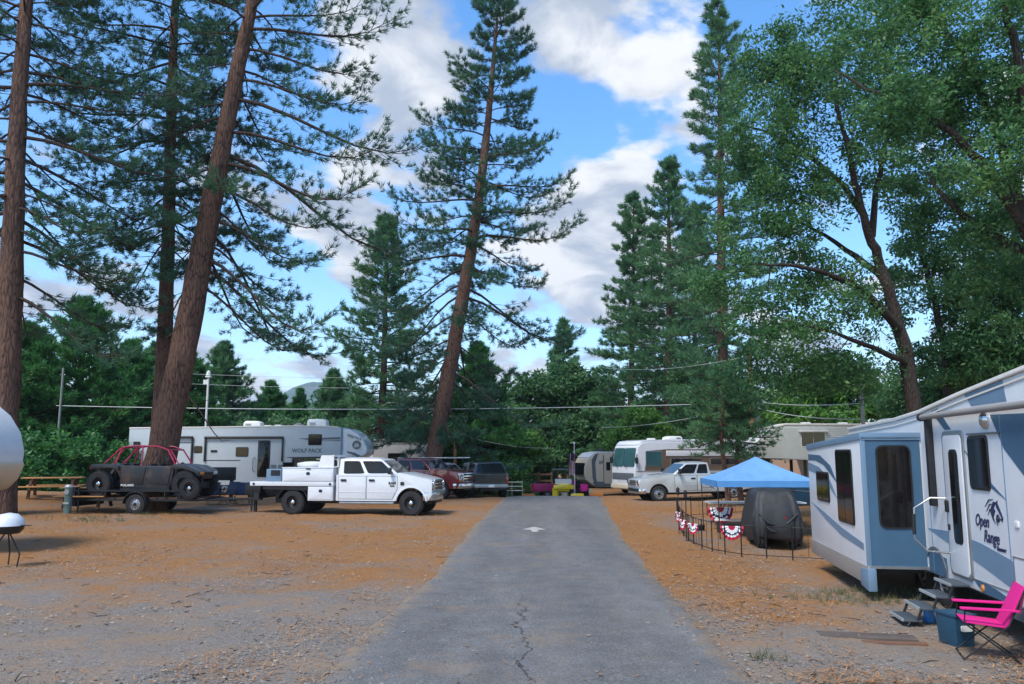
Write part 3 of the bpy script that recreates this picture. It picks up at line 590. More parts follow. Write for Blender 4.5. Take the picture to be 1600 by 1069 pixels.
# broadleaf trees
def px_limb(pts, Y): return [tp(x, y, Y + (dy if len(q) > 2 else 0)) for q in pts for (x, y, dy) in [tuple(q) + ((0,) if len(q) == 2 else ())]]
GO = 'oaks over the right-hand sites'
def ell(px, py, Y, rx, ry, rz, w): return (tp(px, py, Y), (rx, ry, rz), w)
OY = 27
broadleaf('oak_tree', 'spreading oak leaning left behind the near right trailer', [
    ([gb(1440, OY, -.2), tp(1424, 590, OY), tp(1400, 500, OY), tp(1375, 410, OY), tp(1350, 340, OY - .5), tp(1325, 240, OY - 1), tp(1300, 130, OY - 1)], .29, .05),
    ([tp(1408, 520, OY), tp(1370, 470, OY - 1), tp(1320, 435, OY - 1.5), tp(1250, 415, OY - 2), tp(1180, 410, OY - 2)], .16, .03),
    ([tp(1385, 440, OY), tp(1340, 400, OY + 1), tp(1290, 370, OY + 1.5), tp(1220, 330, OY + 2)], .14, .03),
    ([tp(1362, 370, OY), tp(1368, 300, OY), tp(1385, 220, OY), tp(1400, 130, OY)], .13, .03),
    ([tp(1420, 570, OY), tp(1370, 545, OY - 1), tp(1300, 520, OY - 2), tp(1220, 500, OY - 2)], .12, .02),
    ([tp(1345, 330, OY), tp(1290, 260, OY + .5), tp(1210, 210, OY + .5), tp(1140, 190, OY)], .12, .02)],
    [ell(1240, 160, OY, 2.6, 3, 2.5, 3.2), ell(1195, 250, OY, 1.5, 2.4, 2.0, 1.3), ell(1330, 70, OY, 2.8, 3, 2.0, 2.6), ell(1220, 350, OY, 2.4, 2.6, 1.7, 2.0), ell(1150, 440, OY - 1, 1.6, 2, 1.3, 1.0),
     ell(1180, 545, OY - 1, 1.8, 2, 1.0, .9), ell(1270, 490, OY - 1, 2.0, 2, .9, .8), ell(1420, 200, OY, 2.2, 2.5, 2.2, 1.8), ell(1330, 260, OY, 2.0, 2.4, 1.6, .9), ell(1290, 440, OY, 1.8, 2, .8, .5), ell(1210, 90, OY, 1.3, 2, 1.2, .8), ell(1230, 590, OY, 2.4, 2, 1.0, 1.1), ell(1330, 570, OY, 2.0, 2, 1.1, .9), ell(1380, 470, OY + 2, 1.6, 1.6, 1.4, .7), ell(1470, 330, OY + 2, 2.2, 2, 2.0, 1.3)],
    900, 95, .088, .60, 71, GO, hole=.5)
OY2 = 19
broadleaf('oak_tree', 'dark oak with thick arching limbs at the right edge', [
    ([gb(1720, OY2, -.2), tp(1690, 540, OY2), tp(1640, 420, OY2), tp(1590, 340, OY2 - .3), tp(1540, 260, OY2 - .5), tp(1470, 190, OY2 - .6), tp(1380, 150, OY2 - .6), tp(1300, 110, OY2)], .21, .02),
    ([tp(1640, 420, OY2), tp(1590, 385, OY2 + .5), tp(1520, 355, OY2 + 1), tp(1460, 300, OY2 + 1), tp(1450, 270, OY2 + 1)], .15, .03),
    ([tp(1600, 350, OY2), tp(1560, 200, OY2), tp(1500, 80, OY2 - .5), tp(1440, -20, OY2 - .5)], .15, .03),
    ([tp(1655, 450, OY2), tp(1620, 250, OY2 - 1), tp(1580, 60, OY2 - 1.5), tp(1560, -60, OY2 - 1.5)], .2, .04)],
    [ell(1540, 80, OY2, 2.6, 2.6, 2.0, 3), ell(1440, 60, OY2, 2.0, 2, 1.6, 1.7), ell(1600, 220, OY2, 2.0, 2.4, 1.9, 2), ell(1500, 170, OY2, 1.4, 2, .9, .8), ell(1590, 420, OY2 + 1, 1.4, 2, 1.6, 1.3), ell(1650, 60, OY2, 2, 2.5, 2.4, 1.5), ell(1540, 350, OY2 + 1, 1.0, 1.6, .8, .4), ell(1420, 170, OY2 - 1.2, 1.5, .8, .8, .8), ell(1540, 250, OY2 - 1.4, 1.2, .8, .9, .7), ell(1340, 120, OY2 - .6, 1.0, .9, .7, .4)],
    700, 90, .072, .52, 72, GO, hole=.5)
OY3 = 31
broadleaf('oak_tree', 'slim dark oak between the leaning oak and the right edge', [
    ([gb(1490, OY3, -.2), tp(1478, 560, OY3), tp(1462, 480, OY3), tp(1440, 400, OY3), tp(1425, 330, OY3)], .20, .05),
    ([gb(1510, OY3 + 1, -.2), tp(1520, 480, OY3 + 1), tp(1545, 380, OY3 + 1), tp(1550, 300, OY3 + 1)], .18, .05)],
    [ell(1470, 400, OY3, 1.8, 2.2, 2.4, 1.3), ell(1540, 470, OY3, 2.2, 2.2, 2.4, 2.2), ell(1600, 560, OY3, 2.4, 2, 2.0, 2.2), ell(1500, 560, OY3, 2.4, 2, 1.2, 1.6), ell(1440, 300, OY3, 1.6, 2, 1.6, .8), ell(1590, 380, OY3 + 1, 2.2, 2.2, 2.6, 2.0), ell(1640, 480, OY3, 2.2, 2, 3, 1.6)],
    640, 95, .10, .62, 73, GO, hole=0)
GH = 'broadleaf trees and shrubs beyond the sites'
def bush(name, label, px, py, Y, blobs, ncl, seed, leaf='leaf_center', size=.16, crad=.7, per=60, cat='tree', tr=.14):
    b = gb(px, Y, -.1); c = tp(px, py, Y)
    return broadleaf(name, label, [([b, (b[0] + .2, Y, b[2] + (c[2] - b[2]) * .45), (c[0] - .2, Y + .2, c[2])], tr, .03), ([(b[0] + .15, Y, b[2] + (c[2] - b[2]) * .3), (c[0] + 1.0, Y - .4, c[2] + .4)], tr * .6, .03)], blobs, ncl, per, size, crad, seed, GH, leaf=leaf, cat=cat)
BY = 76
bush('broadleaf_tree', 'round broadleaf tree closing the end of the road', 868, 660, BY, [ell(862, 640, BY, 4.4, 3, 4.8, 3.4), ell(925, 610, BY, 2.2, 2, 3.0, 1.0), ell(820, 640, BY, 2.6, 2, 3.0, 1.0), ell(905, 690, BY - 2, 2.6, 2.5, 3.4, 1.6), ell(815, 690, BY, 3.2, 2.5, 3.2, 1.6), ell(840, 720, BY - 3, 2.8, 2, 1.8, 1), ell(900, 600, BY, 2.0, 2, 2.2, .8)], 460, 81, size=.24, crad=1.0, per=70)
bush('broadleaf_tree', 'dark broadleaf tree behind the tan camper and flag', 935, 640, 84, [ell(935, 650, 84, 3.4, 3, 4.2, 2), ell(960, 700, 82, 3.6, 2.5, 3.0, 1.5), ell(905, 640, 86, 2.4, 2, 3.4, 1)], 230, 82, size=.26, crad=1.05, per=70)
bush('broadleaf_tree', 'leafy bright green tree behind the black pickup', 745, 680, 66, [ell(760, 680, 66, 3.2, 2.5, 2.8, 2), ell(800, 700, 68, 2.6, 2.4, 2.4, 1.6), ell(715, 690, 66, 2.2, 2.2, 2.2, 1), ell(770, 735, 62, 3.4, 2, 1.2, 1)], 260, 83, leaf='leaf_light', size=.22, crad=.9, per=70)
bush('shrub', 'bright green shrub above the motorhome roof', 1010, 660, 62, [ell(1005, 665, 62, 1.9, 1.8, 1.6, 1), ell(1040, 680, 61, 2.2, 1.8, 1.4, 1), ell(975, 690, 63, 1.6, 1.6, 1.2, .7)], 150, 84, leaf='leaf_light', size=.18, crad=.75, cat='shrub')
bush('broadleaf_tree', 'low green tree between motorhome and wooden utility pole', 1105, 620, 60, [ell(1095, 640, 60, 2.2, 2, 2.6, 1.5), ell(1080, 590, 60, 1.5, 1.5, 1.6, .8), ell(1130, 665, 58, 2, 2, 1.6, 1)], 170, 85, leaf='leaf_center', size=.19, crad=.8)
bush('broadleaf_tree', 'light green tree behind the grey utility pole', 1290, 600, 46, [ell(1255, 610, 46, 2.2, 2, 1.7, 1.4), ell(1310, 600, 46, 2.2, 2, 1.8, 1.4), ell(1225, 655, 46, 1.5, 2, 1.1, .9), ell(1370, 630, 46, 2.4, 2, 1.5, 1.3), ell(1290, 655, 45, 2.4, 2, .9, .8)], 300, 86, leaf='leaf_light', size=.15, crad=.62, per=75)
bush('shrub', 'green undergrowth behind the near right trailer roof', 1480, 610, 37, [ell(1440, 620, 37, 2.6, 2, 1.2, 1), ell(1520, 600, 37, 2.6, 2, 1.4, 1.2), ell(1590, 590, 37, 2.4, 2, 1.8, 1.2), ell(1470, 680, 38, 4, 2, 1.4, 1.2), ell(1600, 680, 38, 4, 2, 1.8, 1.2)], 330, 87, leaf='leaf_center', size=.14, crad=.6, per=75, cat='shrub')
bush('shrub', 'wide low dark shrub behind the long grey camper', 560, 690, 64, [ell(500, 690, 64, 4, 2, 2.2, 1), ell(620, 680, 64, 4, 2, 2.8, 1), ell(680, 700, 62, 3, 2, 2.2, .8), ell(400, 680, 66, 4, 2, 1.8, .8)], 220, 88, leaf='leaf_center', size=.22, crad=.95, per=60, cat='shrub')
bush('shrub', 'broad dark shrub behind the picnic table at left', 60, 720, 41, [ell(60, 725, 41, 3.0, 1.5, 1.5, 1), ell(0, 720, 41, 2.4, 1.5, 1.9, 1), ell(140, 725, 43, 2.6, 1.5, 1.5, 1)], 220, 89, leaf='needles_cedar', size=.15, crad=.6, per=70, cat='shrub')
tag(bush('distant_woods', 'distant woods behind the cedars at left', 330, 690, 96, [ell(300, 680, 96, 7, 2, 3.2, 1), ell(450, 670, 98, 9, 2, 3.2, 1), ell(540, 660, 94, 5, 2, 4.4, 1), ell(160, 660, 90, 6, 2, 5, 1)], 300, 90, leaf='leaf_center', size=.34, crad=1.3, per=55, cat='woods'), kind='stuff')
tag(bush('distant_woods', 'distant woods behind the conifers right of the road', 1060, 690, 100, [ell(1000, 680, 100, 6, 2, 4.0, 1), ell(1090, 670, 100, 7, 2, 5, 1), ell(1200, 670, 100, 7, 2, 4.4, 1), ell(700, 680, 102, 7, 2, 4, 1), ell(800, 680, 102, 6, 2, 4.4, 1)], 330, 91, leaf='leaf_center', size=.36, crad=1.4, per=55, cat='woods'), kind='stuff')
# ================================================================== vehicles
WHEELC = {}
def wheel(parent, x, y, r, w, rimr, style='steel', side=1, z=None, dual=False):
    """tyre (named wheel) with rim and hub as sub-parts; axle along local y; side=+1 outer face toward +y"""
    key = (r, w, rimr, style)
    if key not in WHEELC:
        t = MB().lathe([(rimr, -w * .42), (rimr + .02, -w * .5), (r - .05, -w * .5), (r - .012, -w * .40), (r, -w * .28), (r, w * .28), (r - .012, w * .40), (r - .05, w * .5), (rimr + .02, w * .5), (rimr, w * .42), (rimr - .01, 0)], n=28)
        for k in range(28):      # tread blocks
            a = 2 * math.pi * k / 28; c, s_ = math.cos(a), math.sin(a)
            for (y0, y1) in ((-w * .46, -w * .12), (w * .12, w * .46)):
                b0, b1 = a - .07, a + .07
                t.add([(q * math.cos(b), yy, q * math.sin(b)) for b in (b0, b1) for q in (r - .02, r + .012) for yy in (y0, y1)], [(0, 1, 3, 2), (4, 6, 7, 5), (0, 4, 5, 1), (2, 3, 7, 6), (0, 2, 6, 4), (1, 5, 7, 3)])
        o = t.build('wheel', 'rubber', None); me_t = o.data; bpy.data.objects.remove(o)
        m = MB()
        if style == 'black':
            m.lathe([(rimr, -w * .3), (rimr, w * .38), (rimr * .93, w * .40), (rimr * .86, w * .22), (rimr * .45, w * .12), (rimr * .40, w * .30), (.02, w * .32)], n=24); rm = 'black_plastic'
        elif style == 'chrome':
            m.lathe([(rimr, -w * .3), (rimr, w * .40), (rimr * .92, w * .42), (rimr * .82, w * .26), (rimr * .6, w * .36), (rimr * .3, w * .40), (.02, w * .42)], n=24); rm = 'steel'
        else:
            m.lathe([(rimr, -w * .3), (rimr, w * .40), (rimr * .92, w * .42), (rimr * .85, w * .20), (rimr * .55, w * .30), (rimr * .3, w * .38), (.02, w * .38)], n=24); rm = 'steel'
        o = m.build('rim', rm, None); me_r = o.data; bpy.data.objects.remove(o)
        h = MB().lathe([(rimr * .34, w * .25), (rimr * .33, w * .46), (rimr * .2, w * .52), (.01, w * .54)], n=16)
        for k in range(8):
            a = 2 * math.pi * k / 8; c, s_ = rimr * .66 * math.cos(a), rimr * .66 * math.sin(a)
            if style != 'black': h.lathe([(rimr * .12, w * .2), (rimr * .12, w * .355), (.005, w * .357)], c=(c, 0, s_), n=8)
        o = h.build('hub', 'chrome' if style == 'black' else 'dark_metal', None); me_h = o.data; bpy.data.objects.remove(o)
        WHEELC[key] = (me_t, me_r, me_h)
    me_t, me_r, me_h = WHEELC[key]
    o = link('wheel', me_t, None, parent); o.location = (x, y, r if z is None else z); o.rotation_euler = (0, random.uniform(0, 1), 0 if side > 0 else math.pi)
    link('rim', me_r, None, o); link('hub', me_h, None, o); return o
def arc(cx, cz, r, a0=180, a1=0, n=10, flat=.0):
    return [(cx + r * math.cos(R(a0 + (a1 - a0) * k / n)), max(cz + r * math.sin(R(a0 + (a1 - a0) * k / n)), flat)) for k in range(n + 1)]
def taper(mb, xf, ln, amt, zc=None, top=0):
    mb.v = [(x, y * (1 - amt * max(0, (x - (xf - ln)) / ln) ** 2), z) for x, y, z in mb.v]; return mb
def pickup(root, paint, p, glass='glass'):
    g = lambda k, d=None: p.get(k, d)
    w = p['w'] / 2; xr, xa, xw, xf = p['xr'], p['xa'], p['xw'], p['xf']; zs, zb, zh0, zh1, zr = p['zs'], p['zb'], p['zh0'], p['zh1'], p['zr']
    fx, rx, r, ar = p['fx'], p['rx'], p['r'], p['ar']
    # lower cab and front wings: one pressed shell
    poly = [(xr, zs)] + [(fx - ar, zs)] + arc(fx, r, ar, 180 - math.degrees(math.asin((zs - r) / ar)) if zs > r else 180, math.degrees(math.asin((zs - r) / ar)) if zs > r else 0) + [(xf - .10, zs + .04), (xf, zs + .22), (xf + .01, zh1 - .22), (xf - .06, zh1 - .05), (xf - .22, zh1), (xf - .75, zh1 + (zh0 - zh1) * .55), (xa, zh0), (xa - .05, zb + .02), (xr, zb)]
    taper(MB().prism(poly, -w, w), xf, .95, .11).build('body', paint, root, bevel=.045, seg=3)
    # greenhouse
    zt = zr; wi = w - .05; wt = w - .21; xq = xr + .03; xq1 = xr + g('rear_rake', .10)
    b = [(xq, -wi, zb - .03), (xa - .02, -wi, zb + .01), (xa - .02, wi, zb + .01), (xq, wi, zb - .03)]; t = [(xq1, -wt, zt - .03), (xw, -wt, zt - .04), (xw, wt, zt - .04), (xq1, wt, zt - .03)]
    MB().loft([b, t]).build('cab', paint, root, bevel=.07, seg=3)
    MB().loft([[(xq1 + .06, -wt + .08, zt - .04), (xw - .08, -wt + .08, zt - .05), (xw - .08, wt - .08, zt - .05), (xq1 + .06, wt - .08, zt - .04)], [(xq1 + .25, -wt + .25, zt + .012), (xw - .3, -wt + .25, zt + .012), (xw - .3, wt - .25, zt + .012), (xq1 + .25, wt - .25, zt + .012)]]).build('roof', paint, root, bevel=.02)
    right = (b[0], b[1], t[1], t[0]); left = (b[2], b[3], t[3], t[2]); front = (b[1], b[2], t[2], t[1]); rear = (b[3], b[0], t[0], t[3])
    pane(front, .06, .94, .08, .90, 'windshield', glass, root, r=.06)
    pane(rear, .12, .88, .18, .82, 'rear_window', glass, root, r=.06)
    for (u0, u1, nm) in p['wins']:
        pane(right, u0, u1, .10, .86, nm, glass, root, r=.06)
        pane(left, 1 - u1, 1 - u0, .10, .86, nm, glass, root, r=.06)
    # doors with shut lines and handles
    for (d0, d1) in p['doors']:
        for sgn in (-1, 1):
            yo = sgn * w; pol = [(d0, zs + .07), (d1, zs + .07), (d1, zb - .05), (d0, zb - .05)]; ya, yb = (yo - .05 * sgn, yo + .004 * sgn)
            if d1 > fx - ar - .05: pol = [(d0, zs + .07), (fx - ar - .14, zs + .07), (d1, zs + .42), (d1, zb - .05), (d0, zb - .05)]
            MB().prism([(x + (.012 if i in (1, 2) or (len(pol) > 4 and i == 3) else -.012), z + (.012 if z > zs + .5 else -.012)) for i, (x, z) in enumerate(pol)], yo - .04 * sgn, yo + .0025 * sgn).build('shut_line', 'black_plastic', root)
            dr = MB().prism(pol, ya, yo + .012 * sgn).build('door', paint, root, bevel=.008)
            MB().prism(rrect(d0 + .07, d0 + .29, zb - .22, zb - .15, .03), yo + .010 * sgn, yo + .045 * sgn).build('handle', g('handle', 'black_plastic'), dr, bevel=.008)
            MB().box(d0 + .02, d1 - .02, yo + .010 * sgn, yo + .020 * sgn, zs + .30, zs + .325).build('side_crease', paint, dr, bevel=.004)
    # front end
    wf = w * .90
    gz0, gz1 = g('gz', (zh1 - .42, zh1 - .08))
    gr = MB().prism(rrect(-wf * .62, wf * .62, gz0, gz1, .05), xf - .06, xf + .035, 'x').build('grille', g('grille', 'chrome'), root, bevel=.01)
    for k in range(3):
        z0 = gz0 + (gz1 - gz0) * (.14 + .29 * k); MB().prism(rrect(-wf * .55, wf * .55, z0, z0 + (gz1 - gz0) * .17, .02), xf, xf + .045, 'x').build('grille_opening', 'black_plastic', gr)
    for sgn in (-1, 1):
        y0, y1 = sorted((sgn * wf * .66, sgn * wf * .985)); hl = MB().prism(rrect(y0, y1, gz0 + .10, gz1 + .0, .05), xf - .22, xf + .012, 'x').build('headlight', 'lamp_glass', root, bevel=.015)
        MB().prism(rrect(y0 + .02, y1 - .02, gz0 + .03, gz0 + .09, .02), xf - .10, xf + .010, 'x').build('turn_signal', 'amber_lens', root)
        MB().lathe([(.08, 0), (.10, .03), (.10, .05), (.07, .04)], c=(xf - .0, sgn * wf * .82, (gz0 + gz1) / 2 + .05), ax='x', n=14).build('bulb', 'chrome', hl)
        mm = MB().prism(rrect(sgn * (w + .17) - .10, sgn * (w + .17) + .10, zb + .03, zb + .27, .05), xa - .32, xa - .22, 'x').build('mirror', g('mirror', 'black_plastic'), root, bevel=.02)
        MB().box(xa - .30, xa - .24, min(sgn * (w - .06), sgn * (w + .10)), max(sgn * (w - .06), sgn * (w + .10)), zb + .04, zb + .10).build('mirror_arm', 'black_plastic', mm)
    bz0, bz1 = g('bz', (zs + .02, zs + .27))
    MB().loft([[(xf - .30, -w * .97, z) if k == 0 else (xf + .02, -w * .86, z) if k == 1 else (xf + .10, -w * .5, z) if k == 2 else (xf + .10, w * .5, z) if k == 3 else (xf + .02, w * .86, z) if k == 4 else (xf - .30, w * .97, z) for k in range(6)] for z in (bz0, bz1)]).build('front_bumper', g('bumper', 'chrome'), root, bevel=.03)
    MB().box(xf - .1, xf + .06, -w * .45, w * .45, bz0 - .10, bz0 - .005).build('air_dam', 'black_plastic', root, bevel=.01)
    # underside, arches, wheels
    MB().box(rx - .9, fx + .55, -w * .55, w * .55, zs - .12, zs + .25).build('chassis', 'dark_metal', root)
    for sgn in (-1, 1):
        for cx in ((fx, rx) if not g('flatbed') else (fx,)):
            a = arc(cx, r, ar + .05, 172, 8, 12); bb = arc(cx, r, ar - .015, 8, 172, 12)
            if g('flare'): MB().prism(a + bb, sgn * (w - .02), sgn * (w + .035)).build('fender_flare', g('flare'), root, bevel=.012)
            MB().prism(arc(cx, r, ar - .002, 178, 2, 12) + arc(cx, r, ar - .03, 2, 178, 12), -sgn * .0 + sgn * (w - .45), sgn * (w - .015)).build('wheel_well', 'black_plastic', root)
        wheel(root, fx, sgn * (w - p['tw'] * .5 + g('poke', -.02)), r, p['tw'], p['rim'], p['style'], sgn)
        wheel(root, rx, sgn * (w - p['tw'] * .5 + g('poke_r', -.02)), r, p['tw'], p['rim'], p['style'], sgn)
        if g('dually'): wheel(root, rx, sgn * (w - p['tw'] * 1.7), r, p['tw'], p['rim'], p['style'], sgn)
    # cargo bed
    if not g('flatbed'):
        xe = p['xe']; zq = p['zbed']
        poly = [(xe, zs + .14), (rx - ar, zs + .05)] + arc(rx, r, ar, 178, 2) + [(rx + ar, zs), (xr - .02, zs), (xr - .02, zq), (xe, zq)]
        MB().prism(poly, -w + .01, w - .01).build('cargo_bed', paint, root, bevel=.035, seg=2)
        MB().box(xe + .12, xr - .12, -w + .13, w - .13, zq - .02, zq + .006).build('bed_floor', 'black_plastic', root)
        tg = MB().prism(rrect(-w + .12, w - .12, zs + .24, zq - .03, .04), xe - .03, xe + .05, 'x').build('tailgate', paint, root, bevel=.01)
        MB().prism(rrect(-.16, .16, zq - .20, zq - .11, .02), xe - .045, xe - .02, 'x').build('handle', 'black_plastic', tg)
        for sgn in (-1, 1):
            y0, y1 = sorted((sgn * (w - .14), sgn * (w + .004))); MB().box(xe - .012, xe + .10, y0, y1, zq - .52, zq - .10).build('tail_light', 'red_lens', root, bevel=.012)
        MB().box(xe - .16, xe + .06, -w + .06, w - .06, zs + .04, zs + .22).build('rear_bumper', g('bumper', 'chrome'), root, bevel=.025)
        MB().prism(rrect(-.15, .15, zs + .07, zs + .20, .01), xe - .172, xe - .155, 'x').build('number_plate', 'white_plastic', root)
def ram():
    rz = -.15; c = (gp(660, 806) + gp(474, 803)) / 2; lf = Vector((-math.sin(rz), math.cos(rz), 0)); c = c + lf * .9 + Vector((-.35, 0, 0))
    root = thing('flatbed_truck', 'white crew-cab flatbed work truck with side toolboxes', 'truck', (c.x, c.y, H(c.x, c.y)), rz)
    r = .43
    pickup(root, 'white_paint', dict(w=2.0, xr=-.60, xa=1.72, xw=1.0, xf=2.92, zs=.50, zb=1.42, zh0=1.50, zh1=1.30, zr=2.03, fx=2.2, rx=-2.2, r=r, ar=.56, tw=.30, rim=.22, style='black', flatbed=True, poke=.03, poke_r=.10, dually=True, rear_rake=.06,
        wins=[(.10, .46, 'side_window'), (.52, .955, 'side_window')], doors=[(-.50, .52), (.56, 1.68)], flare='white_paint', gz=(.86, 1.24), bz=(.52, .82)))
    # running board
    for s in (-1, 1): MB().box(-.45, 1.58, *sorted((s * .93, s * 1.08)), .40, .47).build('running_board', 'steel', root, bevel=.02)
    MB().box(-3.85, -.66, -1.13, 1.13, 1.02, 1.17).build('flatbed_deck', 'white_paint', root, bevel=.012)
    MB().box(-3.6, -.66, -.42, .42, .62, .99).build('bed_frame', 'dark_metal', root)
    MB().box(-3.75, -3.55, -1.0, 1.0, .55, .75).build('rear_step', 'dark_metal', root)
    for s in (-1, 1):
        y0, y1 = sorted((s * .60, s * 1.11))
        tb = MB().box(-2.62, -.68, y0, y1, 1.175, 1.66).build('toolbox', 'white_paint', root, bevel=.012)
        MB().prism(rrect(-2.58, -.72, 1.20, 1.53, .02), s * 1.10, s * 1.124).build('toolbox_door', 'white_paint', tb, bevel=.008)
        MB().box(-2.64, -.66, min(s * .59, s * 1.125), max(s * .59, s * 1.125), 1.655, 1.69).build('toolbox_lid', 'white_paint', tb, bevel=.01)
        MB().prism(rrect(-1.70, -1.56, 1.42, 1.52, .04), s * 1.12, s * 1.14).build('latch', 'dark_metal', tb)
        MB().prism(rrect(-1.72, -1.54, 1.62, 1.66, .01), s * 1.12, s * 1.135).build('hasp', 'dark_metal', tb)
        ub = MB().box(-1.62, -.68, y0, y1, .50, 1.015).build('under_toolbox', 'white_paint', root, bevel=.012)
        MB().prism(rrect(-1.56, -.74, .55, .97, .02), s * 1.10, s * 1.122).build('toolbox_door', 'white_paint', ub, bevel=.008)
        MB().prism(rrect(-1.20, -1.07, .80, .90, .04), s * 1.115, s * 1.135).build('latch', 'dark_metal', ub)
        for x in (-3.70, -.78): MB().lathe([(.045, 0), (.045, .02), (.02, .025)], c=(x, s * 1.125 if s > 0 else s * 1.125 - .02, 1.09), n=12).build('marker_light', 'dark_metal', root)
        MB().prism(arc(-2.2, r, .60, 165, 15, 12) + arc(-2.2, r, .57, 15, 165, 12), s * .62, s * 1.12).build('mudguard', 'black_plastic', root)
        MB().prism([(-3.35, .99), (-1.66, .99), (-1.66, .86), (-3.35, .90)], s * 1.08, s * 1.11).build('side_valance', 'black_plastic', root)
    hr = MB().box(-.78, -.68, -1.02, 1.02, 1.175, 1.24)
    for y in (-1.0, -.45, .45, 1.0): hr.box(-.77, -.70, y - .03, y + .03, 1.2, 2.10)
    hr.box(-.78, -.69, -1.03, 1.03, 2.06, 2.13); hr.build('headache_rack', 'white_paint', root, bevel=.008)
    MB().prism([(-1.30, 1.70), (-.70, 1.70), (-.70, 2.12), (-1.18, 2.12)], -1.02, -.99).build('side_screen', 'white_plastic', root)
    MB().box(-3.30, -2.72, -.98, -.55, 1.175, 1.62).build('deck_cabinet', 'rv_pale_blue', root, bevel=.015)
    MB().box(-3.12, -2.76, -.99, -.975, 1.38, 1.58).build('cabinet_door', 'black_plastic', root)
    wb = MB().lathe([(.30, 0), (.32, .05), (.32, .14), (.16, .19), (.05, .2)], c=(-1.8, -.25, 1.69), ax='z', n=18); wb.v = [(x * 1.9 + 1.6, y, z) for x, y, z in wb.v]; wb.build('white_tank', 'white_plastic', root)
    text('RAM', .13, 'dark_metal', root, (1.50, -1.018, 1.13), (R(90), 0, 0), bold=.006); text('3500', .085, 'dark_metal', root, (1.50, -1.018, 1.03), (R(90), 0, 0), bold=.003)
    MB().prism(rrect(1.80, 1.94, 1.06, 1.18, .03), -1.012, -1.018).build('badge', 'dark_metal', root)
    MB().box(-4.45, -3.75, -.06, .06, .55, .64).build('tow_bar', 'dark_metal', root)
    return root, c, rz
RAM, RAMC, RAMRZ = ram()
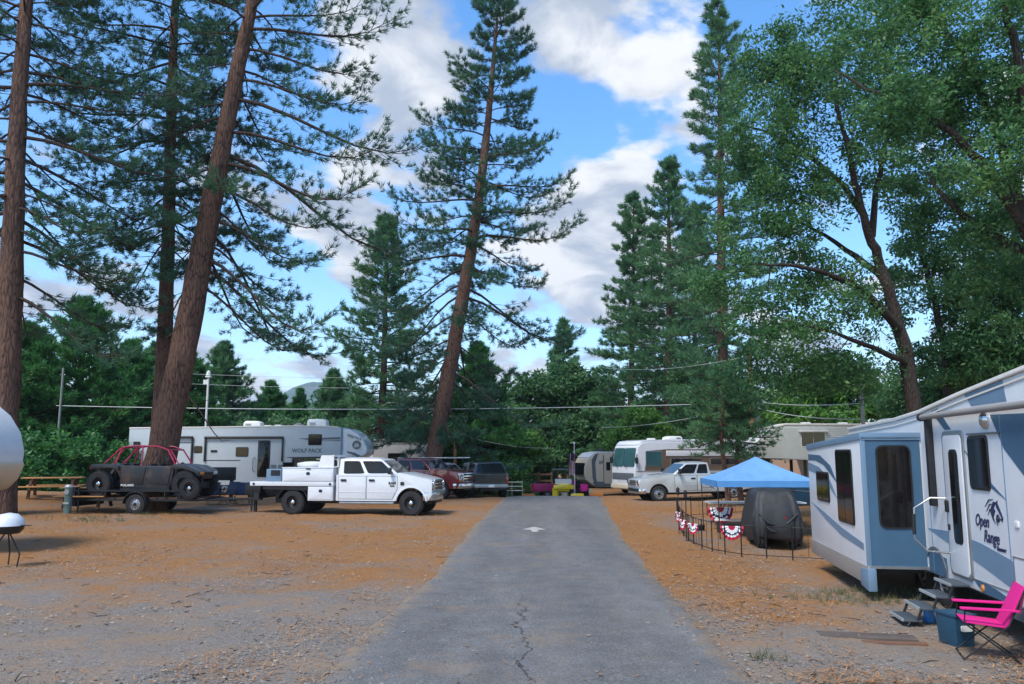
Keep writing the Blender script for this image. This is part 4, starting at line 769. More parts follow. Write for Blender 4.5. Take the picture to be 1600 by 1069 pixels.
def utv_trailer():
    # small flat trailer hitched to the truck, buggy on it
    rz = -.10; near = gp(215, 803); lf = Vector((-math.sin(rz), math.cos(rz), 0)); c = near + lf * .95
    root = thing('utility_trailer', 'black flat utility trailer carrying the off-road buggy', 'trailer', (c.x, c.y, H(c.x, c.y)), rz)
    fr = MB()
    for y in (-.92, .92): fr.box(-2.55, 2.3, y - .04, y + .04, .46, .54)
    for x in np.linspace(-2.5, 2.25, 7): fr.box(x - .03, x + .03, -.9, .9, .465, .525)
    fr.box(2.2, 4.3, -.05, .05, .47, .54); fr.tube([(2.25, -.9, .5), (3.6, 0, .5)], .035, 6); fr.tube([(2.25, .9, .5), (3.6, 0, .5)], .035, 6)
    fr.build('frame', 'dark_metal', root)
    for x in np.linspace(-2.4, 2.1, 12): MB().box(x - .17, x + .17, -.88, .88, .545, .575).build('deck_board', 'wood_dark', root)
    for s in (-1, 1):
        rl = MB()
        for x in (-2.5, -1.3, -.1, 1.0, 1.6, 2.2): rl.box(x - .02, x + .02, s * .95 - .02, s * .95 + .02, .5, .82)
        rl.box(-2.5, 2.25, s * .95 - .025, s * .95 + .025, .80, .85); rl.build('side_rail', 'dark_metal', root)
        wheel(root, 0.0, s * 1.07, .36, .22, .20, 'chrome', s)
        MB().prism(arc(0, .36, .46, 178, 2, 12) + arc(0, .36, .43, 2, 178, 12), s * .94, s * 1.22).build('fender', 'black_plastic', root, bevel=.008)
    MB().tube([(-2.3, -1.0, .02), (-2.3, -1.0, .95)], .03, 8).build('rear_stand', 'dark_metal', root)
    MB().box(-2.62, -2.5, -.9, .9, .25, .95).build('loading_ramp', 'dark_metal', root)
    MB().tube([(3.9, .0, .05), (3.9, 0, .9)], .035, 8).build('tongue_jack', 'dark_metal', root)
    sp = wheel(root, 2.02, -1.05, .37, .22, .19, 'black', -1, z=.93); sp.name = 'spare_wheel'
    # buggy
    b0 = (c.x + .05 * math.cos(rz), c.y, H(c.x, c.y) + .58)
    u = thing('off_road_buggy', 'black dusty four-seat off-road buggy with pink roll cage', 'off-road buggy', b0, rz); u.scale = (1.04, 1.0, 1.10)
    zo = .0; r = .44; fx, rx = 1.55, -1.62
    for s in (-1, 1):
        wheel(u, fx, s * .78, r, .30, .21, 'black', s); wheel(u, rx, s * .78, r, .30, .21, 'black', s)
        for cx in (fx, rx):
            MB().tube([(cx, s * .62, r), (cx + (.25 if cx < 0 else -.25), s * .25, .45)], .03, 6).build('suspension_arm', 'dark_metal', u)
            MB().tube([(cx, s * .58, r), (cx + (.35 if cx < 0 else -.2), s * .42, 1.02)], .045, 8).build('shock_absorber', 'steel' if cx < 0 else 'amber_lens', u)
        # side shell: doors swept, with the arch cut-outs
        side = [(-.80, .30), (.92, .26), (1.02, .55), (1.08, .95), (.98, 1.04), (-.98, 1.06), (-1.16, .98), (-.92, .62)]
        MB().prism(side, s * .60, s * .72).build('side_panel', 'dusty_black', u, bevel=.04, seg=3)
        for (d0, d1) in ((-.92, .02), (.08, .98)):
            MB().prism([(d0, .48), (d1 - .08, .42), (d1, .98), (d0 + .06, 1.02)], s * .70, s * .745).build('door', 'dusty_black', u, bevel=.02)
        rf = [(-2.05, .98), (-1.95, 1.10), (-1.2, 1.12), (-.95, 1.03), (-.92, .9), (-1.2, .96), (-1.9, .95)]
        MB().prism(rf, s * .45, s * .86).build('rear_fender', 'dusty_black', u, bevel=.02)
        ff = [(1.0, 1.0), (1.1, 1.10), (1.6, 1.05), (2.02, .86), (2.05, .70), (1.9, .82), (1.5, .95), (1.15, .93)]
        MB().prism(ff, s * .42, s * .84).build('front_fender', 'dusty_black', u, bevel=.02)
        MB().box(-.9, .95, s * .70 - .02, s * .70 + .05, .24, .30).build('rock_slider', 'dark_metal', u)
        MB().prism(rrect(1.90, 2.06, .74, .84, .03), s * .40, s * .66).build('headlight', 'amber_lens' if s < 0 else 'lamp_glass', u)
        MB().prism(rrect(-2.08, -1.98, .92, 1.02, .02), s * .55, s * .74).build('tail_light', 'red_lens', u)
        for (x, y) in ((-.62, .33), (.42, .33)):
            st = MB().prism(rrect(x - .25, x + .25, .42, .56, .05), s * y - .24 * 1, s * y + .24).build('seat', 'black_plastic', u, bevel=.03)
            MB().prism([(x - .30, .50), (x - .18, .50), (x - .30, 1.12), (x - .42, 1.12)], s * y - .22, s * y + .22).build('backrest', 'black_plastic', st, bevel=.04)
    MB().box(-2.0, 1.9, -.42, .42, .28, .50).build('chassis', 'dark_metal', u, bevel=.03)
    MB().prism([(1.0, .6), (1.98, .6), (2.05, .84), (1.6, 1.05), (1.0, 1.12)], -.42, .42).build('hood', 'dusty_black', u, bevel=.04)
    MB().box(-2.0, -1.25, -.44, .44, .52, .98).build('engine_cover', 'dusty_black', u, bevel=.03)
    MB().tube([(.78, .34, .95), (.92, .34, 1.02)], .16, 14).build('steering_wheel', 'black_plastic', u)
    for s in (-1, 1):
        MB().tube([(1.10, s * .64, 1.05), (.74, s * .56, 1.58), (.35, s * .55, 1.70), (-.55, s * .55, 1.72), (-1.02, s * .56, 1.66), (-1.62, s * .60, 1.12)], .028, 8).build('roll_cage_side', 'pink_cage', u)
        MB().tube([(1.16, s * .50, 1.06), (.80, s * .46, 1.56)], .022, 8).build('roll_cage_brace', 'pink_cage', u)
        MB().tube([(-.18, s * .66, 1.04), (-.22, s * .55, 1.71)], .026, 8).build('roll_cage_pillar', 'pink_cage', u)
        MB().tube([(-1.18, s * .64, 1.08), (-1.0, s * .56, 1.66)], .026, 8).build('roll_cage_pillar', 'pink_cage', u)
        MB().tube([(-1.42, s * .40, 1.10), (-1.02, s * .36, 1.64)], .022, 8).build('roll_cage_brace', 'pink_cage', u)
    for (x, z) in ((.74, 1.58), (-.22, 1.71), (-1.02, 1.66)): MB().tube([(x, -.56, z), (x, .56, z)], .025, 8).build('roll_cage_crossbar', 'pink_cage', u)
    MB().tube([(.98, -.62, 1.16), (.92, -.86, 1.25)], .015, 6).build('mirror_arm', 'dark_metal', u); MB().prism(rrect(.84, .98, 1.22, 1.34, .05), -.90, -.84).build('mirror', 'black_plastic', u)
    text('POLARIS', .10, 'white_plastic', u, (-.62, -.750, .40), (R(90), 0, 0), sx=1.3, bold=.003)
utv_trailer()

# ------------------------------------------------------------------ campers
def window(root, x0, x1, z0, z1, y, s=1, glass='tinted_glass', frame='black_plastic', r=.07, split=None, fw=.03):
    """rounded rv window on a wall whose outside faces s*y"""
    f = MB().prism(rrect(x0, x1, z0, z1, r), y - s * .01, y + s * .018).build('window', frame, root, bevel=.004)
    xs = [x0 + fw] + ([split] if split else []) + [x1 - fw]
    for a, b in zip(xs[:-1], xs[1:]):
        MB().prism(rrect(a + (.008 if a != x0 + fw else 0), b - (.008 if b != x1 - fw else 0), z0 + fw, z1 - fw, max(.01, r - fw)), y + s * .010, y + s * .024).build('pane', glass, f)
    return f
def ac_unit(root, x, y, z, l=.95, w=.7, h=.30, m='white_plastic'):
    a = MB().loft([[(x - l / 2, y - w / 2, z), (x + l / 2, y - w / 2, z), (x + l / 2, y + w / 2, z), (x - l / 2, y + w / 2, z)], [(x - l / 2 + .02, y - w / 2 + .02, z + h * .75), (x + l / 2 - .05, y - w / 2 + .02, z + h * .75), (x + l / 2 - .05, y + w / 2 - .02, z + h * .75), (x - l / 2 + .02, y + w / 2 - .02, z + h * .75)], [(x - l / 2 + .10, y - w / 2 + .08, z + h), (x + l / 2 - .25, y - w / 2 + .08, z + h), (x + l / 2 - .25, y + w / 2 - .08, z + h), (x - l / 2 + .10, y + w / 2 - .08, z + h)]]).build('air_conditioner', m, root, bevel=.025)
    for s in (-1, 1):
        for k in range(4): MB().box(x - l * .36, x - l * .05, *sorted((y + s * (w / 2 - .015), y + s * (w / 2 + .004))), z + .05 + k * .045, z + .07 + k * .045).build('louvre', 'rv_taupe', a)
    return a
def vent(root, x, y, z): MB().loft([[(x - .2, y - .2, z), (x + .2, y - .2, z), (x + .2, y + .2, z), (x - .2, y + .2, z)], [(x - .17, y - .17, z + .12), (x + .17, y - .17, z + .12), (x + .17, y + .17, z + .12), (x - .17, y + .17, z + .12)]]).build('roof_vent', 'white_plastic', root, bevel=.02)
def toy_hauler():
    rz = -.03; a = at(197, 720, 44.6); b = at(580, 720, 43.2); c = (a + b) / 2
    root = thing('fifth_wheel_camper', 'long grey fifth-wheel toy hauler behind the white flatbed truck', 'camper', (c.x, c.y, H(c.x, c.y)), rz)
    W = 2.5; y0 = 0.0; y1 = W; x0, x1 = -6.6, 6.6   # near wall at y=0
    prof = [(x0, .55), (x0, 3.62), (-2.0, 3.66), (2.6, 3.72), (4.4, 3.70), (5.2, 3.62), (5.2, 1.98), (2.5, 1.98), (2.2, .55)]
    MB().prism(prof, y0, y1).build('wall', 'rv_grey', root, bevel=.03)
    MB().prism([(x0 - .01, 3.60), (x0 - .01, 3.68), (-2.0, 3.72), (2.6, 3.78), (4.4, 3.76), (5.0, 3.70), (5.0, 3.63), (4.4, 3.69), (2.6, 3.71), (-2.0, 3.65)], -.02, W + .02).build('roof', 'rv_cream', root, bevel=.015)
    cap = [(5.18, 3.64), (5.6, 3.56), (6.05, 3.30), (6.38, 2.92), (6.55, 2.50), (6.52, 2.22), (6.2, 2.02), (5.5, 1.99), (5.18, 1.99)]
    cp = MB().prism(cap, .02, W - .02); cp.v = [(x, W / 2 + (y - W / 2) * (1 - .16 * max(0, (x - 5.2) / 1.35) ** 2), z) for x, y, z in cp.v]; cp.build('front_cap', 'white_paint', root, bevel=.10, seg=4)
    MB().prism([(5.14, 1.97), (5.14, 3.66), (5.24, 3.66), (5.24, 1.97)], -.015, W + .015).build('cap_seam', 'rv_pale_blue', root)
    # cap graphics: dark swoosh and lettering
    MB().prism([(5.3, 2.42), (5.9, 2.30), (6.28, 2.12), (6.05, 2.05), (5.75, 2.22), (5.3, 2.34)], -.012 + .045, .05).build('cap_stripe', 'rv_dark_grey', root)
    text('WOLF PACK', .20, 'rv_dark_grey', root, (5.86, .07, 3.12), (R(90), R(18), R(7)), sx=.72, bold=.004)
    emb = MB().lathe([(.24, 0), (.24, .02), (.19, .022), (.18, .012)], c=(6.0, .055, 2.72), n=20).build('emblem_ring', 'rv_dark_grey', root)
    MB().prism([(5.86, 2.60), (5.9, 2.84), (5.97, 2.76), (6.05, 2.85), (6.14, 2.66), (6.06, 2.58), (6.02, 2.64), (5.95, 2.57)], .045, .06).build('wolf_head_mark', 'steel', emb)
    window(root, 3.35, 4.10, 2.70, 3.30, 0, -1); window(root, -.62, .08, 2.08, 2.60, 0, -1); window(root, -2.95, -2.48, 2.28, 2.66, 0, -1, split=-2.72); window(root, 2.0, 2.55, 1.45, 1.78, 0, -1); window(root, 3.0, 3.5, 2.2, 2.2 + .01, 0, -1) if False else None
    # door
    MB().prism(rrect(.60, 1.28, .98, 2.96, .09), .01, -.022).build('door_frame', 'black_plastic', root, bevel=.005)
    d = MB().prism(rrect(.66, 1.22, 1.02, 2.90, .07), .01, -.032).build('door', 'tinted_glass', root, bevel=.005)
    MB().prism(rrect(.70, .76, 1.80, 1.95, .02), -.03, -.06).build('handle', 'dark_metal', d)
    MB().tube([(.46, -.02, 1.25), (.40, -.12, 1.35), (.40, -.12, 1.95), (.46, -.02, 2.05)], .018, 6).build('grab_handle', 'dark_metal', root)
    # awnings: roller, arms
    for (a0, a1, zz, dz) in ((-2.35, 2.0, 3.12, 1.3), (-5.2, -3.0, 3.14, 2.3)):
        aw = MB().tube([(a0, -.09, zz), (a1, -.09, zz)], .065, 10).build('awning', 'black_plastic', root)
        for x in (a0 + .04, a1 - .04): MB().box(x - .04, x + .04, -.10, .005, zz - dz, zz).build('awning_arm', 'black_plastic', aw, bevel=.01)
    MB().box(-6.3, -5.95, -.06, .01, 2.6, 2.9).build('rear_awning_bracket', 'black_plastic', root)
    MB().box(-5.18, -3.06, -.012, .005, 2.82, 2.86).build('patio_door_rail', 'black_plastic', root)
    # graphics
    MB().prism([(2.75, 3.06), (5.12, 3.14), (5.12, 3.02), (3.4, 2.98)], .005, -.008).build('stripe', 'rv_dark_grey', root)
    MB().prism([(3.0, 2.92), (5.12, 2.98), (5.12, 2.93)], .005, -.008).build('stripe', 'rv_dark_grey', root)
    MB().prism([(2.1, 2.05), (5.1, 2.10), (5.12, 2.0), (2.6, 1.99)], .005, -.008).build('stripe', 'black_plastic', root)
    MB().box(-2.35, -.35, -.01, .005, 1.86, 1.90).build('trim_strip', 'black_plastic', root)
    text('WOLF PACK', .30, 'rv_dark_grey', root, (3.30, -.008, 2.40), (R(90), 0, 0), sx=.98, bold=.008)
    MB().prism(rrect(-2.0, -1.65, 2.32, 2.44, .03), .005, -.03).build('porch_light', 'dark_metal', root)
    MB().prism(rrect(2.7, 4.6, 1.5, 1.9, .15), .6, 1.6).build('storage_hatch', 'rv_taupe', root)
    for x in (1.5, 1.9): MB().prism(rrect(x - .16, x + .16, 1.15, 1.65, .05), .005, -.014).build('access_door', 'rv_dark_grey', root)
    ac_unit(root, -.1, 1.2, 3.70, 1.0, .7, .36); ac_unit(root, 3.55, 1.2, 3.76, 1.1, .75, .40); vent(root, .75, 1.1, 3.70); vent(root, 1.4, .9, 3.72)
    MB().lathe([(.28, 0), (.26, .1), (.10, .18), (.01, .2)], c=(2.45, 1.1, 3.76), ax='z', n=14).build('satellite_dome', 'rv_taupe', root)
    for s in (0, 1):
        for x in (-1.2, -.35, -2.05): wheel(root, x, .22 if s == 0 else W - .22, .38, .24, .2, 'chrome', -1 if s == 0 else 1)
    for y in (.3, W - .3): MB().box(2.4, 2.52, y - .05, y + .05, 0, 1.99).build('landing_leg', 'dark_metal', root)
    MB().box(-6.3, 2.0, .3, W - .3, .42, .56).build('chassis_frame', 'dark_metal', root)
    MB().box(5.6, 5.9, W / 2 - .2, W / 2 + .2, 1.4, 2.0).build('hitch_pin_box', 'dark_metal', root)
toy_hauler()
def far_camper():
    c = at(620, 720, 51); root = thing('travel_trailer', 'beige camper half hidden behind the toy hauler nose', 'camper', (c.x, c.y, H(c.x, c.y)), -.2)
    prof = [(-5.5, .6), (-5.5, 3.25), (1.4, 3.25), (1.9, 2.5), (1.75, .95), (1.4, .6)]
    MB().prism(prof, 0, 2.4).build('wall', 'rv_greige', root, bevel=.05)
    MB().box(-5.45, 1.35, -.03, 2.43, 3.22, 3.30).build('roof', 'rv_taupe', root, bevel=.02)
    window(root, -.6, .5, 1.9, 2.65, 0, -1); window(root, -3.6, -2.7, 1.9, 2.6, 0, -1); ac_unit(root, -1.2, 1.2, 3.30, m='black_plastic')
    MB().prism(rrect(-2.2, -1.6, .75, 2.6, .06), .01, -.02).build('door', 'rv_cream', root, bevel=.005)
    MB().tube([(1.52, -.05, 3.1), (1.95, -.05, 2.5), (1.8, -.05, 1.0)], .05, 6).build('corner_trim', 'rv_dark_grey', root)
    for x in (-2.0, -1.1): wheel(root, x, .15, .36, .22, .2, 'chrome', -1)
far_camper()
def gmc():
    p = gp(691, 779); rz = -.52; c = (p.x - 1.75 * math.cos(rz) - .85 * math.sin(rz), p.y - 1.75 * math.sin(rz) + .85 * math.cos(rz))
    root = thing('pickup_truck', 'dark red crew-cab pickup with chrome grille facing the road', 'pickup truck', (c[0], c[1], H(*c)), rz)
    pickup(root, 'red_paint', dict(w=2.02, xr=-1.15, xa=1.18, xw=.45, xf=2.75, zs=.48, zb=1.36, zh0=1.46, zh1=1.30, zr=1.96, fx=1.75, rx=-2.0, r=.42, ar=.52, tw=.28, rim=.25, style='chrome', xe=-3.1, zbed=1.36,
        wins=[(.08, .46, 'side_window'), (.51, .95, 'side_window')], doors=[(-1.1, -.02), (.02, 1.12)], gz=(.80, 1.24), bz=(.50, .74), handle='chrome'))
    MB().prism(rrect(-.13, .13, .98, 1.07, .03), 2.79, 2.81, 'x').build('emblem', 'red_lens', root)
gmc()
def white_truck():
    p = at(736, 760, 45.0); rz = -.70; c = (p.x - 1.9, p.y + 1.7)
    root = thing('pickup_truck', 'white pickup with overhead ladder rack behind the red pickup', 'pickup truck', (c[0], c[1], H(*c)), rz)
    pickup(root, 'white_paint', dict(w=1.95, xr=-.6, xa=1.2, xw=.5, xf=2.7, zs=.46, zb=1.28, zh0=1.36, zh1=1.20, zr=1.85, fx=1.75, rx=-1.9, r=.39, ar=.49, tw=.25, rim=.22, style='chrome', xe=-2.9, zbed=1.3,
        wins=[(.10, .90, 'side_window')], doors=[(-.5, 1.12)]))
    for s in (-1, 1):
        MB().tube([(-2.7, s * .88, 1.3), (-2.7, s * .82, 2.12), (1.6, s * .82, 2.15)], .03, 8).build('rack_rail', 'white_plastic', root)
        MB().tube([(-.75, s * .88, 1.3), (-.75, s * .82, 2.12)], .03, 8).build('rack_post', 'white_plastic', root)
    for x in (-2.6, -1.4, -.3, .7, 1.5): MB().tube([(x, -.84, 2.14), (x, .84, 2.14)], .026, 8).build('rack_bar', 'white_plastic', root)
white_truck()
def black_truck():
    p = gp(767, 777.5); rz = R(106); c = (p.x + 2.55 * math.cos(rz), p.y + 2.55 * math.sin(rz))
    root = thing('pickup_truck', 'black pickup with canopy shell parked rear toward the camera', 'pickup truck', (c[0], c[1], H(*c)), rz)
    pickup(root, 'grey_green_paint', dict(w=1.85, xr=-.75, xa=1.1, xw=.45, xf=2.5, zs=.50, zb=1.24, zh0=1.30, zh1=1.14, zr=1.78, fx=1.6, rx=-1.6, r=.40, ar=.50, tw=.27, rim=.2, style='black', xe=-2.5, zbed=1.22, poke=.06, poke_r=.06,
        wins=[(.10, .48, 'side_window'), (.53, .92, 'side_window')], doors=[(-.68, .2), (.24, 1.02)], flare='black_plastic', bumper='steel'))
    b = [(-2.48, -.88, 1.23), (-.80, -.88, 1.23), (-.80, .88, 1.23), (-2.48, .88, 1.23)]; t = [(-2.30, -.70, 1.80), (-.84, -.70, 1.82), (-.84, .70, 1.82), (-2.30, .70, 1.80)]
    MB().loft([b, t]).build('canopy_shell', 'black_paint', root, bevel=.06, seg=3)
    pane((b[3], b[0], t[0], t[3]), .08, .92, .10, .86, 'canopy_rear_window', 'glass', root); pane((b[2], b[3], t[3], t[2]), .08, .92, .22, .84, 'canopy_side_window', 'glass', root); pane((b[0], b[1], t[1], t[0]), .08, .92, .22, .84, 'canopy_side_window', 'glass', root)
    MB().prism(rrect(-.80, .80, .78, 1.20, .03), -2.53, -2.56, 'x').build('tailgate_panel', 'black_paint', root)
black_truck()
def chevy():
    pf = gp(1014, 783.5); rz = math.pi + .16; wb = 3.65; cx = pf.x - math.cos(rz) * wb / 2 - math.sin(rz) * -.82 * -1; cy = pf.y - math.sin(rz) * wb / 2 + .82
    cx = pf.x - math.cos(rz) * wb / 2 + .3; root = thing('pickup_truck', 'silver extended-cab pickup in front of the motorhome', 'pickup truck', (cx, cy, H(cx, cy) - .02), rz, ry=R(1.0))
    pickup(root, 'silver_paint', dict(w=1.96, xr=-.78, xa=1.12, xw=.38, xf=2.72, zs=.42, zb=1.22, zh0=1.26, zh1=1.06, zr=1.78, fx=1.82, rx=-1.83, r=.37, ar=.46, tw=.25, rim=.23, style='chrome', xe=-3.0, zbed=1.22,
        wins=[(.08, .40, 'side_window'), (.46, .94, 'side_window')], doors=[(-.70, -.05), (-.02, 1.05)], gz=(.72, 1.0), bz=(.38, .62), handle='black_plastic', grille='silver_paint'))
chevy()
def motorhome():
    c = at(976, 730, 46.8); rz = R(205)
    root = thing('motorhome', 'white class A motorhome with brown stripe and big windshield', 'motorhome', (c.x, c.y, H(c.x + 2, c.y + 1.5) + .0), rz)
    # local: x forward, front face at x=0; body runs to x=-10; near side is +y (left side of the vehicle)
    w = 1.22; cx = 0
    prof = [(-10, .42), (-10, 3.12), (-.9, 3.16), (-.35, 3.08), (-.12, 2.86), (.02, 2.1), (.12, 1.5), (.14, .62), (.06, .42)]
    MB().prism(prof, -w, w).build('wall', 'rv_white', root, bevel=.07, seg=3)
    MB().prism([(-9.9, 3.13), (-9.9, 3.22), (-1.0, 3.26), (-.4, 3.18), (-.16, 2.96), (-.3, 2.98), (-.9, 3.15)], -w + .04, w - .04).build('roof', 'white_paint', root, bevel=.05)
    # windshield panes on the raked front
    fq = [(.10, w - .06, 1.72), (.10, -w + .06, 1.72), (-.11, -w + .12, 2.80), (-.11, w - .12, 2.80)]
    q = [Vector(p) for p in fq]
    for (u0, u1) in ((.01, .49), (.51, .99)): pane([q[1], q[0], q[3], q[2]], u0, u1, .02, .98, 'windshield', 'teal_glass', root, off=.035, th=.05, r=.05)
    for y in (-.5, .45): MB().tube([(.16, y, 1.60), (.13, y - .35, 1.95)], .012, 5).build('wiper', 'black_plastic', root)
    MB().prism(rrect(-w + .10, w - .10, .98, 1.36, .05), .12, .155, 'x').build('grille', 'rv_dark_grey', root, bevel=.01)
    MB().prism(rrect(-w + .05, w - .05, .48, .72, .05), .10, .24, 'x').build('front_bumper', 'rv_tan', root, bevel=.03)
    for s in (-1, 1):
        MB().prism(rrect(*sorted((s * .72, s * 1.08)), .76, .93, .04), .12, .16, 'x').build('headlight', 'lamp_glass', root)
        MB().box(.0, .12, *sorted((s * 1.25, s * 1.42)), 1.9, 2.25).build('mirror', 'black_plastic', root, bevel=.03)
        MB().tube([(-.05, s * 1.2, 2.45), (.06, s * 1.33, 2.25)], .02, 6).build('mirror_arm', 'black_plastic', root)
    for s in (1, -1):
        Y = s * w
        MB().prism([(-.55, 1.50), (-10.0, 1.50), (-10.0, 2.72), (-2.1, 2.72), (-.75, 2.62)], Y - s * .005, Y + s * .008).build('brown_band', 'rv_brown', root)
        f = window(root, -1.75, -.62, 1.72, 2.62, Y + s * .006, s, 'teal_glass', 'rv_taupe', r=.06)
        MB().prism([(-9.9, 2.32), (-2.05, 2.32), (-2.05, 2.64), (-9.9, 2.64)], Y + s * .006, Y + s * .05).build('awning_housing', 'rv_white', root, bevel=.015)
        for (a, b) in ((-4.6, -2.35), (-7.4, -5.2), (-9.5, -8.0)): window(root, a, b, 1.80, 2.22, Y + s * .006, s, 'glass', 'rv_taupe', r=.04)
        MB().box(-9.9, .0, *sorted((Y - s * .004, Y + s * .012)), 1.44, 1.49).build('trim_strip', 'rv_taupe', root)
        MB().box(-9.9, -.1, *sorted((Y - s * .004, Y + s * .010)), .62, .70).build('lower_stripe', 'rv_tan', root)
        for a in (-3.6, -5.0, -6.4): MB().prism(rrect(a, a + 1.2, .74, 1.36, .04), Y - s * .004, Y + s * .014).build('storage_door', 'rv_white', root, bevel=.006)
        for x in (-1.6, -7.6):
            MB().prism(arc(x, .44, .55, 175, 5, 12), Y - s * .3, Y + s * .014).build('wheel_arch', 'black_plastic', root); wheel(root, x, s * (w - .10), .44, .26, .26, 'chrome', s)
    ac_unit(root, -3.4, 0, 3.22, 1.0, .75, .28); ac_unit(root, -7.6, 0, 3.2, 1.0, .75, .28); vent(root, -1.6, .4, 3.24); vent(root, -5.4, -.3, 3.22)
    MB().box(-4.9, -2.2, .7, .95, 3.24, 3.30).build('roof_rail', 'white_plastic', root)
motorhome()
def tan_camper():
    c = at(905, 740, 60); rz = R(196)
    root = thing('travel_trailer', 'tan and grey travel trailer with rounded nose beside the flagpole', 'camper', (c.x, c.y, H(c.x, c.y) + .22), rz)
    w = 1.2
    prof = [(-7.5, .55), (-7.5, 3.0), (-1.3, 3.05), (-.7, 2.95), (-.25, 2.60), (-.02, 2.05), (.02, 1.5), (-.10, 1.02), (-.55, .72), (-.9, .55)]
    MB().prism(prof, -w, w).build('wall', 'rv_tan', root, bevel=.08, seg=3)
    MB().prism([(-7.4, 3.0), (-7.4, 3.08), (-1.3, 3.13), (-.7, 3.02), (-.28, 2.70), (-.36, 2.62), (-.72, 2.94), (-1.3, 3.05)], -w + .03, w - .03).build('front_cap', 'rv_white', root, bevel=.03)
    q = [(-.0, -w + .2, 1.42), (-.0, w - .2, 1.42), (-.12, w - .2, 2.28), (-.12, -w + .2, 2.28)]; pane(q, .0, 1, 0, 1, 'front_window', 'glass', root, off=.075, th=.1, r=.1)
    for s in (1, -1):
        Y = s * w
        MB().prism([(-1.0, .6), (-.86, 1.2), (-.80, 2.3), (-1.05, 3.0), (-.80, 2.92), (-.52, 2.5), (-.58, 1.2), (-.76, .75)], Y - s * .004, Y + s * .010).build('cap_stripe', 'rv_dark_grey', root)
        MB().prism([(-7.4, .58), (-.9, .58), (-.62, .80), (-.62, .95), (-7.4, .86)], Y - s * .004, Y + s * .012).build('lower_skirt', 'rv_dark_grey', root)
        MB().prism([(-1.1, 2.2), (-2.6, 2.52), (-2.6, 2.66), (-1.1, 2.42)], Y - s * .004, Y + s * .008).build('stripe', 'rv_taupe', root)
        d = MB().prism(rrect(-2.12, -1.50, .80, 2.80, .06), Y - s * .004, Y + s * .018).build('door', 'rv_tan', root, bevel=.01)
        MB().prism(rrect(-1.98, -1.66, 1.75, 2.35, .05), Y + s * .010, Y + s * .028).build('door_window', 'glass', d)
        for x in (-2.2, -1.46): MB().box(x - .03, x + .03, *sorted((Y, Y + s * .014)), .74, 2.86).build('door_trim', 'rv_dark_grey', root)
        MB().box(-5.6, -2.25, *sorted((Y, Y + s * .07)), 2.80, 2.90).build('awning_roller', 'rv_dark_grey', root, bevel=.02)
        window(root, -4.3, -2.95, 1.55, 2.35, Y, s, 'glass', 'rv_dark_grey', r=.12); window(root, -6.6, -5.2, 1.55, 2.35, Y, s, 'glass', 'rv_dark_grey', r=.12)
        MB().prism(rrect(-3.1, -2.5, .95, 1.28, .05), Y, Y + s * .012).build('access_door', 'rv_taupe', root)
        MB().prism([(-3.2, 1.30), (-4.2, 1.52), (-4.3, 1.22), (-3.5, 1.18)], Y, Y + s * .008).build('swoosh', 'rv_taupe', root)
        for x in (-4.2, -5.1): wheel(root, x, s * (w - .16), .34, .22, .2, 'chrome', s)
    MB().box(-7.2, .9, -.06, .06, .42, .54).build('tongue', 'dark_metal', root); MB().box(.1, .55, -.35, .35, .54, 1.05).build('propane_cover', 'black_plastic', root, bevel=.06)
    MB().tube([(.85, 0, -.2), (.85, 0, .9)], .04, 8).build('tongue_jack', 'dark_metal', root)
    ac_unit(root, -3.2, 0, 3.08, 1.0, .75, .32, 'black_plastic'); MB().lathe([(.32, 0), (.30, .12), (.16, .24), (.01, .28)], c=(-1.75, .2, 3.08), ax='z', n=14).build('vent_dome', 'black_plastic', root)
tan_camper()
